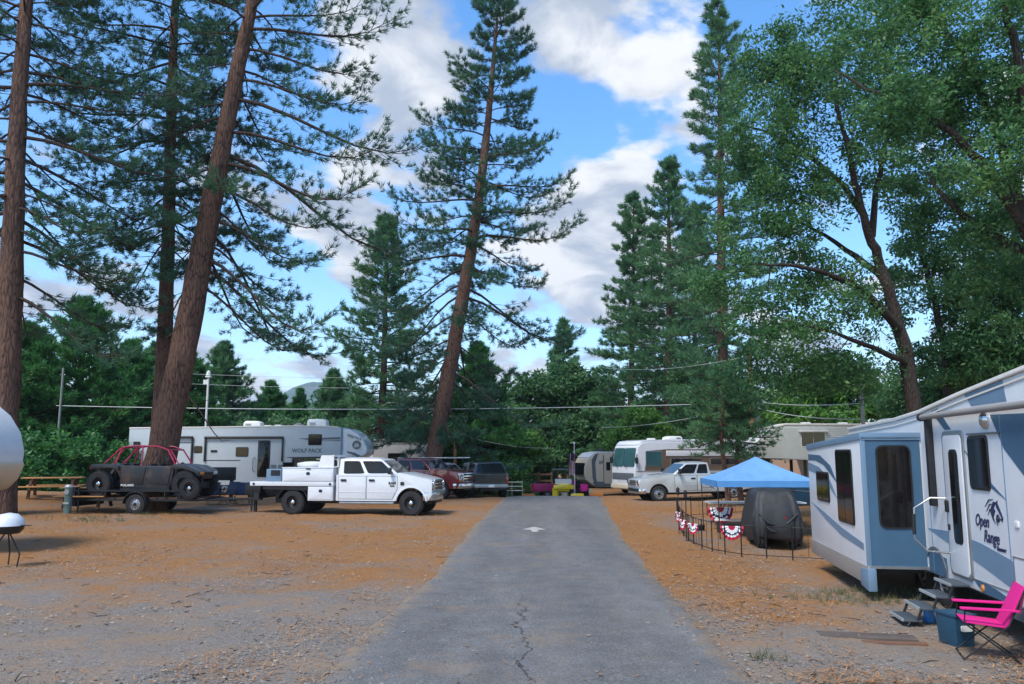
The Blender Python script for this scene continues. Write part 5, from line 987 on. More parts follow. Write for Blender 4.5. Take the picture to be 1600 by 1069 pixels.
def old_fifth_wheel():
    Yd = 36; a = at(1183, 720, Yd); root = thing('fifth_wheel_camper', 'old ribbed beige fifth-wheel behind the blue canopy', 'camper', (a.x, a.y, H(a.x, a.y)), math.pi)
    # local x forward (to the left); near wall on +y... heading pi: local +y points to -Y (camera)
    W = 2.4
    prof = [(-10.0, .6), (-10.0, 3.28), (-1.35, 3.32), (-.75, 3.18), (-.02, 2.35), (.0, 1.85), (-2.6, 1.75), (-2.9, .6)]
    MB().prism(prof, -W, 0).build('wall', 'corrugated', root, bevel=.04)
    for k in range(15):
        z = 1.86 + k * .092; x1 = -.10 if z < 2.36 else -.02 - (z - 2.35) * .88 - .08
        MB().box(-9.95, x1, .0, .012, z, z + .018).build('siding_rib', 'corrugated', root)
    for k in range(12): z = .66 + k * .092; MB().box(-9.95, -2.95, .0, .012, z, z + .018).build('siding_rib', 'corrugated', root)
    MB().prism([(-9.95, .62), (-2.92, .62), (-2.66, 1.42), (-9.95, 1.42)], .0, .016).build('brown_band', 'rv_brown', root)
    MB().box(-9.95, -2.7, .0, .018, 1.48, 1.56).build('tan_band', 'rv_tan', root)
    MB().prism([(-10.05, 3.27), (-10.05, 3.36), (-1.35, 3.40), (-.70, 3.24), (-.75, 3.16), (-1.35, 3.31)], -W - .02, .03).build('roof', 'rv_cream', root, bevel=.02)
    window(root, -3.1, -2.0, 2.35, 3.02, .0, 1, 'glass', 'white_plastic', r=.03, split=-2.55); MB().prism([(-3.2, 3.02), (-1.9, 3.02), (-1.9, 3.08), (-3.2, 3.08)], 0, .16).build('window_hood', 'white_plastic', root)
    window(root, -6.4, -5.0, 1.9, 2.7, .0, 1, 'glass', 'white_plastic', r=.03, split=-5.7)
    q = [(-.02, -W + .3, 2.45), (-.02, -.3, 2.45), (-.70, -.3, 3.16), (-.70, -W + .3, 3.16)]; pane(q, .0, 1, .1, .9, 'front_window', 'white_plastic', root, off=.03, th=.04)
    vent(root, -2.6, -1.0, 3.36); vent(root, -4.4, -1.2, 3.36); vent(root, -5.4, -1.0, 3.36); ac_unit(root, -6.6, -1.2, 3.36)
    for y in (-.3, -W + .3): MB().box(-2.3, -2.18, y - .05, y + .05, -.05, 1.78).build('landing_leg', 'dark_metal', root)
    for x in (-6.2, -7.1):
        for y in (-.2, -W + .2): wheel(root, x, y, .36, .22, .2, 'steel', 1 if y > -1 else -1)
    MB().box(-.9, -.6, -W / 2 - .15, -W / 2 + .15, 1.2, 1.8).build('hitch_pin_box', 'dark_metal', root)
old_fifth_wheel()
def left_camper():
    n = at(34, 700, 17.2); n.x -= .95; root = thing('fifth_wheel_camper', 'white and tan rounded camper nose cut off at the left edge', 'camper', (n.x, n.y, H(n.x, n.y)), R(4))
    W = 2.4
    prof = [(-8, .75), (-8, 3.55), (-1.4, 3.55), (-.95, 3.42), (-.50, 3.10), (-.16, 2.70), (-.0, 2.25), (-.03, 1.90), (-.15, 1.62), (-.42, 1.38), (-.95, 1.28), (-2.6, 1.28), (-2.9, .75)]
    mb = MB().prism(prof, 0, W); mb.v = [(x, W / 2 + (y - W / 2) * (1 - .35 * max(0, (x + 1.5) / 1.5) ** 2), z) for x, y, z in mb.v]
    mb.build('wall', 'rv_white', root, bevel=.16, seg=5)
    lw = MB().prism([(-1.5, 1.262), (-1.5, 1.90), (-.55, 1.95), (.012, 2.02), (-.02, 1.86), (-.14, 1.60), (-.41, 1.36), (-.95, 1.262)], -.0, W); lw.v = [(x, W / 2 + (y - W / 2) * (1.006 - .35 * max(0, (x + 1.5) / 1.5) ** 2), z) for x, y, z in lw.v]
    lw.build('lower_cap', 'rv_tan', root, bevel=.16, seg=5)
    sw = MB().prism([(-.62, 2.95), (-.50, 2.96), (-.30, 2.55), (-.19, 2.1), (-.24, 2.08), (-.40, 2.45)], -.0, W); sw.v = [(x, W / 2 + (y - W / 2) * (1.012 - .35 * max(0, (x + 1.5) / 1.5) ** 2), z) for x, y, z in sw.v]
    sw.build('cap_stripe', 'rv_dark_grey', root)
    MB().prism([(-1.45, 2.2), (-1.1, 2.5), (-.9, 2.9), (-1.2, 2.7)], -.003, .02).build('swoosh', 'rv_taupe', root)
    for y in (.35, W - .35): MB().box(-2.5, -2.38, y - .05, y + .05, 0, 1.3).build('landing_leg', 'dark_metal', root)
    for x in (-5.4, -6.3): wheel(root, x, .2, .38, .24, .2, 'chrome', -1)
left_camper()
# ------------------------------------------------------------------ the near trailer on the right
def near_trailer():
    o = at(1500, 790, 10.8); rz = R(81); root = thing('travel_trailer', 'large white and blue trailer with extended slide-out at right', 'camper', (o.x, o.y, 0.0), rz)
    W = 2.44; xe = 5.5; xs = -5.0
    top = [(xe, 2.66), (2.46, 2.73), (1.23, 2.80), (-.27, 2.95), (-2.09, 3.10), (-3.5, 3.20), (xs, 3.24)]
    prof = [(xs, .95), (xs, 3.24)] + top[::-1][1:] + [(xe, .46), (-2.4, .46), (-2.7, .95)]
    MB().prism(prof, -W, 0).build('wall', 'rv_white', root, bevel=.035, seg=3)
    MB().prism([(x, z + .05) for x, z in top] + [(x, z - .005) for x, z in top[::-1]], -W - .02, .035).build('roof', 'rv_cream', root, bevel=.012)
    # wall graphics, one band per polygon, standing just proud of the wall
    def band(pts, m, e=.006): MB().prism(pts, -.002, e).build('blue_band', m, root)
    band([(.80, 2.80), (.55, 2.83), (.12, 2.52), (.34, 2.52)], 'rv_blue'); band([(-.42, 2.955), (-1.55, 3.045), (-1.62, 2.80), (-.62, 2.80)], 'rv_pale_blue')
    band([(.30, 2.50), (.06, 2.50), (-.42, 2.14), (-.36, 2.20)], 'rv_blue'); band([(-.50, 2.09), (-.46, 1.96), (-1.40, 1.66)], 'rv_blue')
    band([(-1.15, 2.66), (-2.6, 2.62), (-2.7, 1.7), (-1.9, 1.95), (-1.45, 2.25)], 'rv_blue')
    band([(1.30, 1.10), (.3, .93), (-.6, .80), (-1.35, .66), (-2.0, .50), (-2.0, .78), (-1.4, .98), (-.6, 1.08), (.3, 1.14)], 'rv_pale_blue')
    band([(-.22, .62), (-1.1, .47), (-2.2, .47), (-1.7, .36 + .11), (-.9, .58)], 'rv_blue'); band([(-.28, .60), (-.55, .47), (-1.15, .47), (-.5, .58)], 'rv_blue', .008)
    band([(1.32, .80), (.62, .74), (.60, .47), (1.32, .47)], 'rv_blue')
    MB().box(-2.0, -.27, -.002, .010, .60, .615).build('trim_line', 'steel', root)
    # entry door
    MB().prism(rrect(-.30, .44, .56, 2.50, .10), -.01, .022).build('door_frame', 'steel', root, bevel=.006)
    d = MB().prism(rrect(-.245, .385, .60, 2.44, .08), -.01, .034).build('door', 'rv_white', root, bevel=.008)
    MB().prism(rrect(-.12, .18, 1.00, 2.25, .08), .02, .042).build('door_window', 'tinted_glass', d, bevel=.004)
    MB().prism(rrect(.30, .36, 1.40, 1.56, .02), .03, .07).build('handle', 'black_plastic', d); MB().prism(rrect(.30, .35, 1.16, 1.24, .02), .03, .05).build('lock', 'dark_metal', d)
    MB().tube([(.44, .02, 1.58), (.50, .20, 1.58), (.50, .42, 1.44), (.50, .44, 1.02), (.46, .30, .86), (.44, .02, .84)], .014, 8).build('grab_handle', 'steel', root)
    MB().tube([(.50, .435, 1.36), (.50, .440, 1.08)], .025, 8).build('grab_grip', 'black_plastic', root)
    window(root, -1.02, -.42, 1.74, 2.42, .0, 1, 'tinted_glass', r=.08)
    MB().lathe([(.10, 0), (.105, .03), (.07, .06), (.01, .075)], c=(-1.02, .0, 2.60), n=18).build('porch_light', 'chrome', root)
    MB().lathe([(.035, 0), (.03, .02), (.01, .025)], c=(-1.15, .0, 1.42), n=12).build('keyhole_cover', 'dark_metal', root)
    MB().lathe([(.05, 0), (.045, .02), (.01, .03)], c=(-.55, .0, .53), n=12).build('marker_light', 'amber_lens', root)
    pf = MB()
    for (a, b, c_, d_) in ((-1.45, -2.9, 1.02, 1.035), (-1.45, -1.465, .48, 1.02)): pf.box(min(a, b), max(a, b), -.002, .010, c_, d_)
    pf.build('storage_door_trim', 'steel', root); MB().prism(rrect(-2.8, -1.48, .50, 1.0, .03), -.002, .007).build('storage_door', 'rv_white', root)
    for x in (-1.40, 1.12): MB().box(x - .006, x + .006, -.002, .009, .48, 2.66).build('wall_seam', 'rv_pale_blue', root)
    MB().prism([(a, b - .06) for a, b in top] + [(a, b - .085) for a, b in top[::-1]], -.002, .016).build('gutter_rail', 'rv_cream', root)
    for (x, z) in ((-1.62, 1.40),): MB().prism(rrect(x - .05, x + .05, z - .035, z + .035, .012), -.002, .016).build('outlet_cover', 'white_plastic', root, bevel=.003)
    MB().prism(rrect(-1.40, -.45, 2.43, 2.45, .005), -.002, .03).build('drip_cap', 'rv_dark_grey', root)
    # awning
    aw = MB().tube([(.92, .10, 2.72), (-3.6, .10, 2.72)], .042, 14).build('awning_roller', 'rv_taupe', root)
    MB().lathe([(.058, 0), (.058, .05), (.03, .055)], c=(.93, .10, 2.72), ax='x', n=14).build('awning_end_cap', 'dark_metal', aw)
    MB().box(.80, .90, .0, .09, 1.45, 2.72).build('awning_arm', 'dark_metal', aw, bevel=.012)
    # lettering and horse mark
    text('Open', .21, 'cloth_navy', root, (-.66, .004, 1.36), (R(90), 0, R(180)), shear=.35, sx=.85, bold=.003); text('Range', .21, 'cloth_navy', root, (-.90, .004, 1.18), (R(90), 0, R(180)), shear=.35, sx=.85, bold=.003)
    text('Roamer', .075, 'cloth_navy', root, (-1.16, .004, 1.07), (R(90), 0, R(180)), shear=.3, bold=.002)
    hx, hz = -1.06, 1.47; P = lambda pts: [(hx - a * .9, hz + b * .9) for a, b in pts]
    horse = MB()
    horse.prism(P([(-.14, .04), (-.02, .17), (.05, .16), (-.02, .08), (.02, .05), (-.05, -.04), (-.0, -.12), (-.08, -.06)]), .001, .008)           # mane mass
    horse.prism(P([(.05, .16), (.11, .19), (.10, .15), (.16, .08), (.24, -.03), (.22, -.08), (.17, -.06), (.20, -.03), (.12, .05), (.06, .10)]), .001, .008)   # brow, nose, muzzle
    horse.prism(P([(.17, -.06), (.10, -.02), (.06, -.06), (.05, -.14), (.03, -.06), (.06, .0), (.10, .01)]), .001, .008)                       # jaw and neck
    for (a, b) in (((-.30, .08), (-.02, .20)), ((-.26, .02), (-.04, .14)), ((-.22, -.03), (-.08, .06))):
        horse.prism(P([a, ((a[0] + b[0]) / 2, (a[1] + b[1]) / 2 + .05), b, ((a[0] + b[0]) / 2, (a[1] + b[1]) / 2 + .03)]), .001, .008)           # flying strands
    horse.build('horse_head_mark', 'cloth_navy', root)
    # slide-out room
    s0, s1, dp = 1.36, 5.30, .86
    sl = MB().prism([(s0, .50), (s1, .50), (s1, 2.30), (s0, 2.44)], .0, dp).build('slide_out', 'rv_white', root, bevel=.01)
    MB().prism([(s0 - .012, .52), (s0 - .002, .52), (s0 - .002, 2.42), (s0 - .012, 2.42)], .02, dp - .02).build('slide_end_panel', 'rv_blue', sl)
    MB().prism([(s0 - .06, .24), (s1 + .02, .26), (s1 + .02, .52), (s0 - .06, .52)], dp - .03, dp + .012).build('slide_skirt', 'rv_taupe', sl, bevel=.01)
    MB().prism([(s0 - .03, 2.40), (s1 + .03, 2.26), (s1 + .03, 2.37), (s0 - .03, 2.51)], -.0, dp + .02).build('slide_roof', 'rv_pale_blue', sl, bevel=.012)
    MB().box(s0 - .022, s0 - .002, dp - .06, dp + .014, .46, 2.46).build('corner_trim', 'rv_pale_blue', sl, bevel=.006)
    MB().box(s0 - .030, s0 - .010, .0, dp, .49, .53).build('bottom_trim', 'steel', sl); MB().box(s0 - .030, s0 - .010, .0, dp, 2.40, 2.44).build('top_trim', 'rv_pale_blue', sl)
    wf = MB().prism(rrect(.16, .66, 1.08, 2.32, .10), s0 - .03, s0 - .010, 'x').build('slide_window', 'black_plastic', sl); MB().prism(rrect(.185, .635, 1.105, 2.295, .08), s0 - .034, s0 - .012, 'x').build('pane', 'tinted_glass', wf)
    for (a, b, z0, z1) in ((1.92, 2.96, 1.06, 2.26), (3.55, 4.55, 1.32, 1.86)):
        f = MB().prism(rrect(a, b, z0, z1, .07), dp - .01, dp + .018).build('slide_window', 'black_plastic', sl); 
        for (p0, p1) in ((a + .03, (a + b) / 2 - .01), ((a + b) / 2 + .01, b - .03)): MB().prism(rrect(p0, p1, z0 + .03, z1 - .03, .04), dp, dp + .024).build('pane', 'tinted_glass', f)
    def sband(pts, m): MB().prism(pts, dp - .002, dp + .006).build('blue_band', m, sl)
    sband([(5.25, 2.18), (4.2, 2.16), (3.4, 1.98), (2.98, 1.70), (3.2, 1.76), (3.9, 1.98), (4.6, 2.06), (5.25, 2.06)], 'rv_blue'); sband([(5.25, 2.02), (4.3, 1.94), (3.5, 1.74), (3.0, 1.42), (3.5, 1.58), (4.4, 1.80), (5.25, 1.86)], 'rv_pale_blue')
    sband([(5.2, 1.26), (4.0, 1.0), (2.8, .82), (1.5, .74), (1.5, .84), (2.8, .96), (4.0, 1.12)], 'rv_pale_blue')
    MB().box(s0 + .2, s1 - .2, .02, dp - .1, .40, .50).build('slide_floor', 'dark_metal', sl)
    MB().prism([(s0 - .10, .16), (s0 + .35, .20), (s0 + .35, .46), (s0 - .10, .50)], dp - .10, dp + .03).build('slide_corner_guard', 'rv_pale_blue', sl, bevel=.03)
    # running gear
    for x in (1.05, 1.95):
        wheel(root, x, -.18, .36, .22, .2, 'steel', 1)
        MB().prism(arc(x, .40, .46, 175, 5, 12) + arc(x, .40, .42, 5, 175, 12), -.3, .02).build('wheel_arch', 'rv_dark_grey', root)
    for x in (2.9, 5.0):
        lg = MB().box(x - .05, x + .05, -.35, -.25, .03, .55).build('stabiliser_leg', 'dark_metal', root); MB().box(x - .12, x + .12, -.42, -.18, .0, .03).build('foot_plate', 'dark_metal', lg)
    MB().box(-2.3, 5.4, -W + .2, -.25, .34, .47).build('chassis_frame', 'dark_metal', root); MB().box(xs, -2.7, -W + .2, -.1, .88, .96).build('chassis_front', 'dark_metal', root)
    # folding entry steps, four treads
    for k in range(4):
        y0 = .06 + k * .20; z = .53 - k * .15; stp = MB().box(-.30, .26, y0, y0 + .24, z - .03, z).build('step_tread', 'step_metal', root, bevel=.006)
        MB().box(-.30, .26, y0 + .225, y0 + .248, z - .025, z + .008).build('step_nosing', 'galvanised', stp)
        if k < 3: 
            for x in (-.29, .25): MB().tube([(x, y0 + .20, z - .02), (x, y0 + .26, z - .16)], .018, 6).build('step_link', 'dark_metal', stp)
    for x in (-.29, .25): MB().tube([(x, .80, .06), (x, .84, .0)], .016, 6).build('step_foot', 'dark_metal', root)
    MB().box(-2.4, -1.2, -.1, .02, .33, .46).build('side_skirt', 'rv_dark_grey', root)
near_trailer()
def camp_chair(root, fab, back=.92, arm=True):
    # local: seat faces +x
    MB().prism([(-.22, .42), (.26, .46), (.27, .48), (-.22, .44)], -.26, .26).build('seat', fab, root, bevel=.006)
    MB().prism([(-.22, .42), (-.46, back), (-.44, back + .01), (-.19, .43)], -.26, .26).build('backrest', fab, root, bevel=.006)
    for s in (-1, 1):
        MB().tube([(.30, s * .29, .02), (-.24, s * .29, .46), (-.45, s * .29, back)], .011, 6).build('frame_leg', 'iron', root)
        MB().tube([(-.34, s * .29, .02), (.26, s * .29, .46), (.24, s * .29, .64)], .011, 6).build('frame_leg', 'iron', root)
        if arm: MB().prism(rrect(-.36, .30, .63, .655, .01), s * .26, s * .34).build('armrest', fab, root, bevel=.006)
    for x in (.29, -.33): MB().tube([(x, -.29, .03), (x, .29, .03)], .010, 6).build('cross_bar', 'iron', root)
def right_small():
    p = gp(1540, 1028); ch = thing('camping_chair', 'bright magenta folding camp chair beside the trailer steps', 'chair', (p.x, p.y, H(p.x, p.y)), R(160)); ch.scale = (.84, .84, .86); camp_chair(ch, 'magenta_fabric', .92)
    MB().prism([(-.455, .86), (-.435, .87), (-.36, .62), (-.385, .60)], -.24, .24).build('back_pocket', 'magenta_panel', ch)
    p = at(1478, 960, 9.6); cl = thing('storage_tub', 'dark blue plastic tub under the trailer steps', 'tub', (p.x + .1, p.y, H(p.x, p.y)), R(12)); cl.scale = (.58, .58, .78)
    MB().loft([[(-.20, -.24, 0), (.20, -.24, 0), (.20, .24, 0), (-.20, .24, 0)], [(-.23, -.28, .44), (.23, -.28, .44), (.23, .28, .44), (-.23, .28, .44)]]).build('tub_body', 'blue_plastic', cl, bevel=.02)
    MB().box(-.25, .25, -.30, .30, .44, .48).build('lid', 'blue_plastic', cl, bevel=.012); MB().prism(rrect(-.12, .12, .24, .32, .02), -.31, -.275).build('handle', 'white_plastic', cl)
    p = gp(1452, 972); tag(MB().lathe([(.06, 0), (.07, .02), (.065, .18), (.05, .21), (.02, .22)], ax='z', n=16).build('blue_bucket', 'bright_blue'), 'small bright blue container tucked between the steps', 'bucket').location = (p.x, p.y, H(p.x, p.y))
    a, b = gp(1290, 992), gp(1420, 1004); m = MB().box(-.55, .55, -.14, .14, 0, .03).build('plank', 'board', None, bevel=.006); tag(m, 'dark flat board lying on the gravel before the trailer', 'board'); c = (a + b) / 2; m.location = (c.x, c.y, H(c.x, c.y) + .012); m.rotation_euler = (0, 0, R(-12))
    m = MB().box(-.35, .35, -.05, .05, 0, .035).build('plank', 'wood_fence', None, bevel=.006); tag(m, 'short pale wooden board at the foot of the steps', 'board'); c = gp(1398, 1009); m.location = (c.x, c.y, H(c.x, c.y) + .01); m.rotation_euler = (0, 0, R(-8))
right_small()
# ------------------------------------------------------------------ the blue canopy, covered cart and fence
def canopy_site():
    fl = gp(1123, 843); s = 3.0
    rz = R(-4); root = thing('canopy_tent', 'pale blue pop-up canopy over the fenced site', 'canopy', (fl.x, fl.y, H(fl.x, fl.y)), rz)
    ze = at(1128, 752, fl.y).z - root.location.z; zp = ze + .72
    hw = s / 2; cx, cy = hw, hw
    cs = [(0, 0), (s, 0), (s, s), (0, s)]
    sides = ('front', 'right', 'back', 'left')
    for i in range(4):
        a, b = cs[i], cs[(i + 1) % 4]; mx = ((a[0] + b[0]) / 2, (a[1] + b[1]) / 2)
        k = 9; pts = []; rows = []
        for j in range(k + 1):
            v = j / k; row = []
            for q in range(k + 1):
                u = q / k; ex = a[0] + (b[0] - a[0]) * u; ey = a[1] + (b[1] - a[1]) * u
                x = ex + (cx - ex) * v; y = ey + (cy - ey) * v; z = ze + (zp - ze) * v - .09 * math.sin(math.pi * u) * (1 - v) * math.sin(math.pi * min(1, v * 1.2)) - .05 * math.sin(math.pi * v) * .8
                row.append((x, y, z))
            rows.append(row)
        V = [p for r_ in rows for p in r_]; n = k + 1
        V2 = [(x, y, z - .012) for x, y, z in V]; F = [(j * n + q, j * n + q + 1, (j + 1) * n + q + 1, (j + 1) * n + q) for j in range(k) for q in range(k)]
        MB().add(V, F).add(V2, [f[::-1] for f in F]).build('roof_panel', 'blue_canvas', root)
        nx, ny = (mx[0] - cx) / hw, (mx[1] - cy) / hw
        vb = MB(); vb.add([(a[0], a[1], ze + .01), (b[0], b[1], ze + .01), (b[0] + nx * .02, b[1] + ny * .02, ze - .17), (a[0] + nx * .02, a[1] + ny * .02, ze - .17), (a[0] - nx * .012, a[1] - ny * .012, ze + .01), (b[0] - nx * .012, b[1] - ny * .012, ze + .01), (b[0], b[1], ze - .17), (a[0], a[1], ze - .17)], [(0, 1, 2, 3), (7, 6, 5, 4), (0, 4, 5, 1), (3, 2, 6, 7)]); vb.build('valance', 'blue_canvas_dark', root)
    for (x, y) in cs: MB().tube([(x + (.05 if x == 0 else -.05), y + (.05 if y == 0 else -.05), -.03), (x + (.03 if x == 0 else -.03), y + (.03 if y == 0 else -.03), ze)], .018, 6).build('leg', 'dark_metal', root)
    for (a, b) in ((0, 1), (1, 2), (2, 3), (3, 0)):
        MB().tube([(cs[a][0] * .97 + .045, cs[a][1] * .97 + .045, ze - .05), (cs[b][0] * .97 + .045, cs[b][1] * .97 + .045, ze - .32)], .010, 5).build('truss_bar', 'steel', root)
    # covered cart: draped cover with folds
    c = gp(1220, 857); cart = thing('covered_cart', 'small cart under a black fabric cover beside the canopy', 'covered cart', (c.x, c.y + .75, H(c.x, c.y + .7)), R(-6)); cart.scale = (.86, .9, 1)
    rings = []; n = 48
    def sup(t, a, b, e=.32): ct, st = math.cos(t), math.sin(t); return (a * abs(ct) ** e * (1 if ct >= 0 else -1), b * abs(st) ** e * (1 if st >= 0 else -1))
    for (z, a, b, amp) in ((.18, .70, 1.10, .06), (.32, .76, 1.18, .055), (.60, .80, 1.20, .05), (.85, .77, 1.17, .035), (1.15, .71, 1.05, .022), (1.40, .66, .92, .014), (1.53, .60, .84, .006), (1.58, .48, .70, .0), (1.60, .2, .3, 0)):
        ring = []
        for j in range(n):
            t = 2 * math.pi * j / n; x, y = sup(t, a, b); f = 1 + amp * math.sin(j * 1.9 + z * 2) + amp * .6 * math.sin(j * 3.7 + 1.3)
            ring.append((x * f, y * f, z + (.06 * math.sin(j * .8) + .09 * math.sin(j * .37 + 1) if z < .3 else .015 * math.sin(j * 1.3 + z * 5))))
        rings.append(ring)
    MB().loft(rings).build('cover', 'cover_fabric', cart, ang=60)
    for k, (x0, z0, x1, z1) in enumerate(((-.62, .95, -.05, .62), (-.05, .62, .62, .98), (-.55, .70, .0, .45))):
        MB().tube([(x0, -1.12, z0), ((x0 + x1) / 2, -1.21, (z0 + z1) / 2 - .08), (x1, -1.16, z1)], [.02, .035, .02], 8).build('cover_fold', 'cover_fabric', cart)
    for x in (-.48, .48):
        for y in (-.85, .80): wheel(cart, x, y, .23, .18, .12, 'black', 1 if x > 0 else -1).rotation_euler = (0, 0, R(90) if x > 0 else R(-90))
    MB().box(.10, .24, -1.205, -1.18, .82, .86).build('red_tag', 'red_lens', cart)
    # gravel pad
    pd = [gp(1150, 838), gp(1165, 862), gp(1300, 868), gp(1330, 850), gp(1330, 826), gp(1180, 822)]
    # fence: separate panels of upright bars between posts
    front = [(1058, 812), (1062, 828), (1068, 838), (1076, 846), (1084, 852), (1097, 858), (1113, 863), (1133, 867), (1159, 871), (1198, 874), (1239, 876), (1290, 879)]
    back = [(1058, 812), (1080, 808), (1105, 806), (1128, 805), (1160, 803)]
    gi = 0
    ords = ('at its road-side corner', 'second from the road-side corner', 'third from the road-side corner', 'fourth from the road-side corner', 'fifth along the road side', 'sixth, where the fence turns', 'seventh, left of the big bunting', 'eighth, behind the big bunting', 'ninth, left of the covered cart', 'tenth, before the covered cart', 'eleventh, nearest the trailer')
    bk = ('first along the far side', 'second along the far side', 'third along the far side', 'last along the far side by the young pines')
    for lst, nm in ((front, ords), (back, bk)):
        for i in range(len(lst) - 1):
            a, b = gp(*lst[i]), gp(*lst[i + 1]); d = b - a; L_ = math.hypot(d.x, d.y); hgt0 = .72
            fp = thing('fence_panel', 'low black metal fence panel, ' + nm[i], 'fence', (a.x, a.y, H(a.x, a.y)), math.atan2(d.y, d.x), 'low black fence panels round the canopy site')
            dz = H(b.x, b.y) - H(a.x, a.y)
            MB().tube([(0, 0, -.05), (0, 0, hgt0 + .03)], .016, 6).build('post', 'iron', fp)
            MB().tube([(0, 0, hgt0), (L_, 0, hgt0 + dz)], .010, 6).build('top_rail', 'iron', fp); MB().tube([(0, 0, .08), (L_, 0, .08 + dz)], .010, 6).build('bottom_rail', 'iron', fp)
            nb = max(1, int(L_ / .30))
            for k in range(1, nb): MB().tube([(L_ * k / nb, 0, .08 + dz * k / nb), (L_ * k / nb, 0, hgt0 + dz * k / nb)], .006, 5).build('bar', 'iron', fp)
    def bunting(px, py, w, rz_, label):
        p = at(px, py, gp(px, py + 34).y - .06); bt = thing('bunting', label, 'bunting', (p.x, p.y, p.z), rz_, 'red, white and blue fan buntings on the fence')
        n = 18
        for (r0, r1, m) in ((.0, .30, 'cloth_red'), (.30, .58, 'cloth_white'), (.58, .66, 'cloth_navy'), (.66, .80, 'cloth_white'), (.80, 1.0, 'cloth_red')):
            V = []; 
            for k in range(n + 1):
                t = math.pi + math.pi * k / n
                for r_ in (r0, r1):
                    fold = .025 * math.cos(k * math.pi) * r_; V.append((w / 2 * r_ * math.cos(t), -.01 - .02 * r_ + fold, .60 * w * r_ * math.sin(t)))
            V2 = [(x, y + .006, z) for x, y, z in V]; F = [(2 * k, 2 * k + 1, 2 * k + 3, 2 * k + 2) for k in range(n)]
            MB().add(V, F).add(V2, [f[::-1] for f in F]).build('cloth_band', m, bt)
        for k in (-.45, -.2, .2, .45): MB().prism([(k * w * .62 + .05 * w * math.cos(a * 2.513), -.34 * w + abs(k) * .16 * w + .05 * w * math.sin(a * 2.513)) for a in range(5)], -.045, -.035).build('star', 'cloth_navy', bt)
    bunting(1143, 822, .62, R(-8), 'large fan bunting on the front of the low fence'); bunting(1083, 818, .46, R(-62), 'fan bunting on the road side, nearest the fence turn')
    bunting(1067, 812, .46, R(-78), 'fan bunting on the road side, middle one'); bunting(1060, 800, .50, R(-84), 'fan bunting at the far road-side corner'); bunting(1125, 793, .85, R(3), 'wide bunting hung on the back of the low fence')
    # picnic table with pale top inside the fence
    p = gp(1150, 832); t = thing('folding_table', 'long pale folding table inside the low fence', 'table', (p.x + .1, p.y + 1.6, H(p.x, p.y + 1.6)), R(-2))
    MB().box(-.6, 2.6, -.36, .36, .70, .75).build('tabletop', 'white_plastic', t, bevel=.01)
    for x in (-.4, 2.4):
        MB().tube([(x - .0, -.32, 0), (x + .35 * (1 if x < 0 else -1), .32, .70)], .016, 6).build('leg', 'dark_metal', t); MB().tube([(x, .32, 0), (x + .35 * (1 if x < 0 else -1), -.32, .70)], .016, 6).build('leg', 'dark_metal', t)
    p = gp(1143, 838); b = thing('bench', 'pale low bench in front of the folding table', 'bench', (p.x, p.y + .6, H(p.x, p.y + .6)), R(-10)); MB().box(-.35, .75, -.14, .14, .38, .42).build('seat', 'rv_cream', b, bevel=.008)
    for x in (-.25, .65): MB().box(x - .02, x + .02, -.12, .12, 0, .38).build('leg', 'dark_metal', b)
    for i, (px, py, y1, lb) in enumerate(((1063, 835, 766, 'taller garden stake lamp by the road-side fence corner'), (1075, 846, 771, 'shorter garden stake lamp beside the taller one'))):
        q = gp(px, py); h_ = at(px, y1, q.y).z - H(q.x, q.y); s_ = thing('stake_lamp', lb, 'garden lamp', (q.x - .05, q.y - .05, H(q.x, q.y)), 0, 'garden stake lamps')
        MB().tube([(0, 0, -.05), (0, 0, h_ - .1)], .010, 6).build('stake', 'iron', s_); MB().lathe([(.02, 0), (.055, .02), (.045, .16), (.07, .17), (.01, .24)], c=(0, 0, h_ - .14), ax='z', n=10).build('lantern', 'iron', s_)
    q = gp(1098, 832); tag(MB().lathe([(.10, 0), (.15, .04), (.17, .18), (.15, .20), (.02, .2)], ax='z', n=16).build('fire_pot', 'iron'), 'small black pot standing inside the low fence', 'pot').location = (q.x, q.y + .4, H(q.x, q.y))
    for (px, py, Y, lb) in ((1218, 770, 33.2, 'left blue bin behind the covered cart'), (1246, 770, 33.4, 'right blue bin behind the covered cart')):
        q = at(px, py, Y); bn = thing('storage_bin', lb, 'bin', (q.x, q.y, H(q.x, q.y)), R(4)); MB().loft([[(-.36, -.3, 0), (.36, -.3, 0), (.36, .3, 0), (-.36, .3, 0)], [(-.42, -.36, .85), (.42, -.36, .85), (.42, .36, .85), (-.42, .36, .85)]]).build('bin_body', 'blue_plastic', bn, bevel=.03); MB().box(-.44, .44, -.38, .38, .85, .92).build('lid', 'navy_fabric', bn, bevel=.02)
canopy_site()
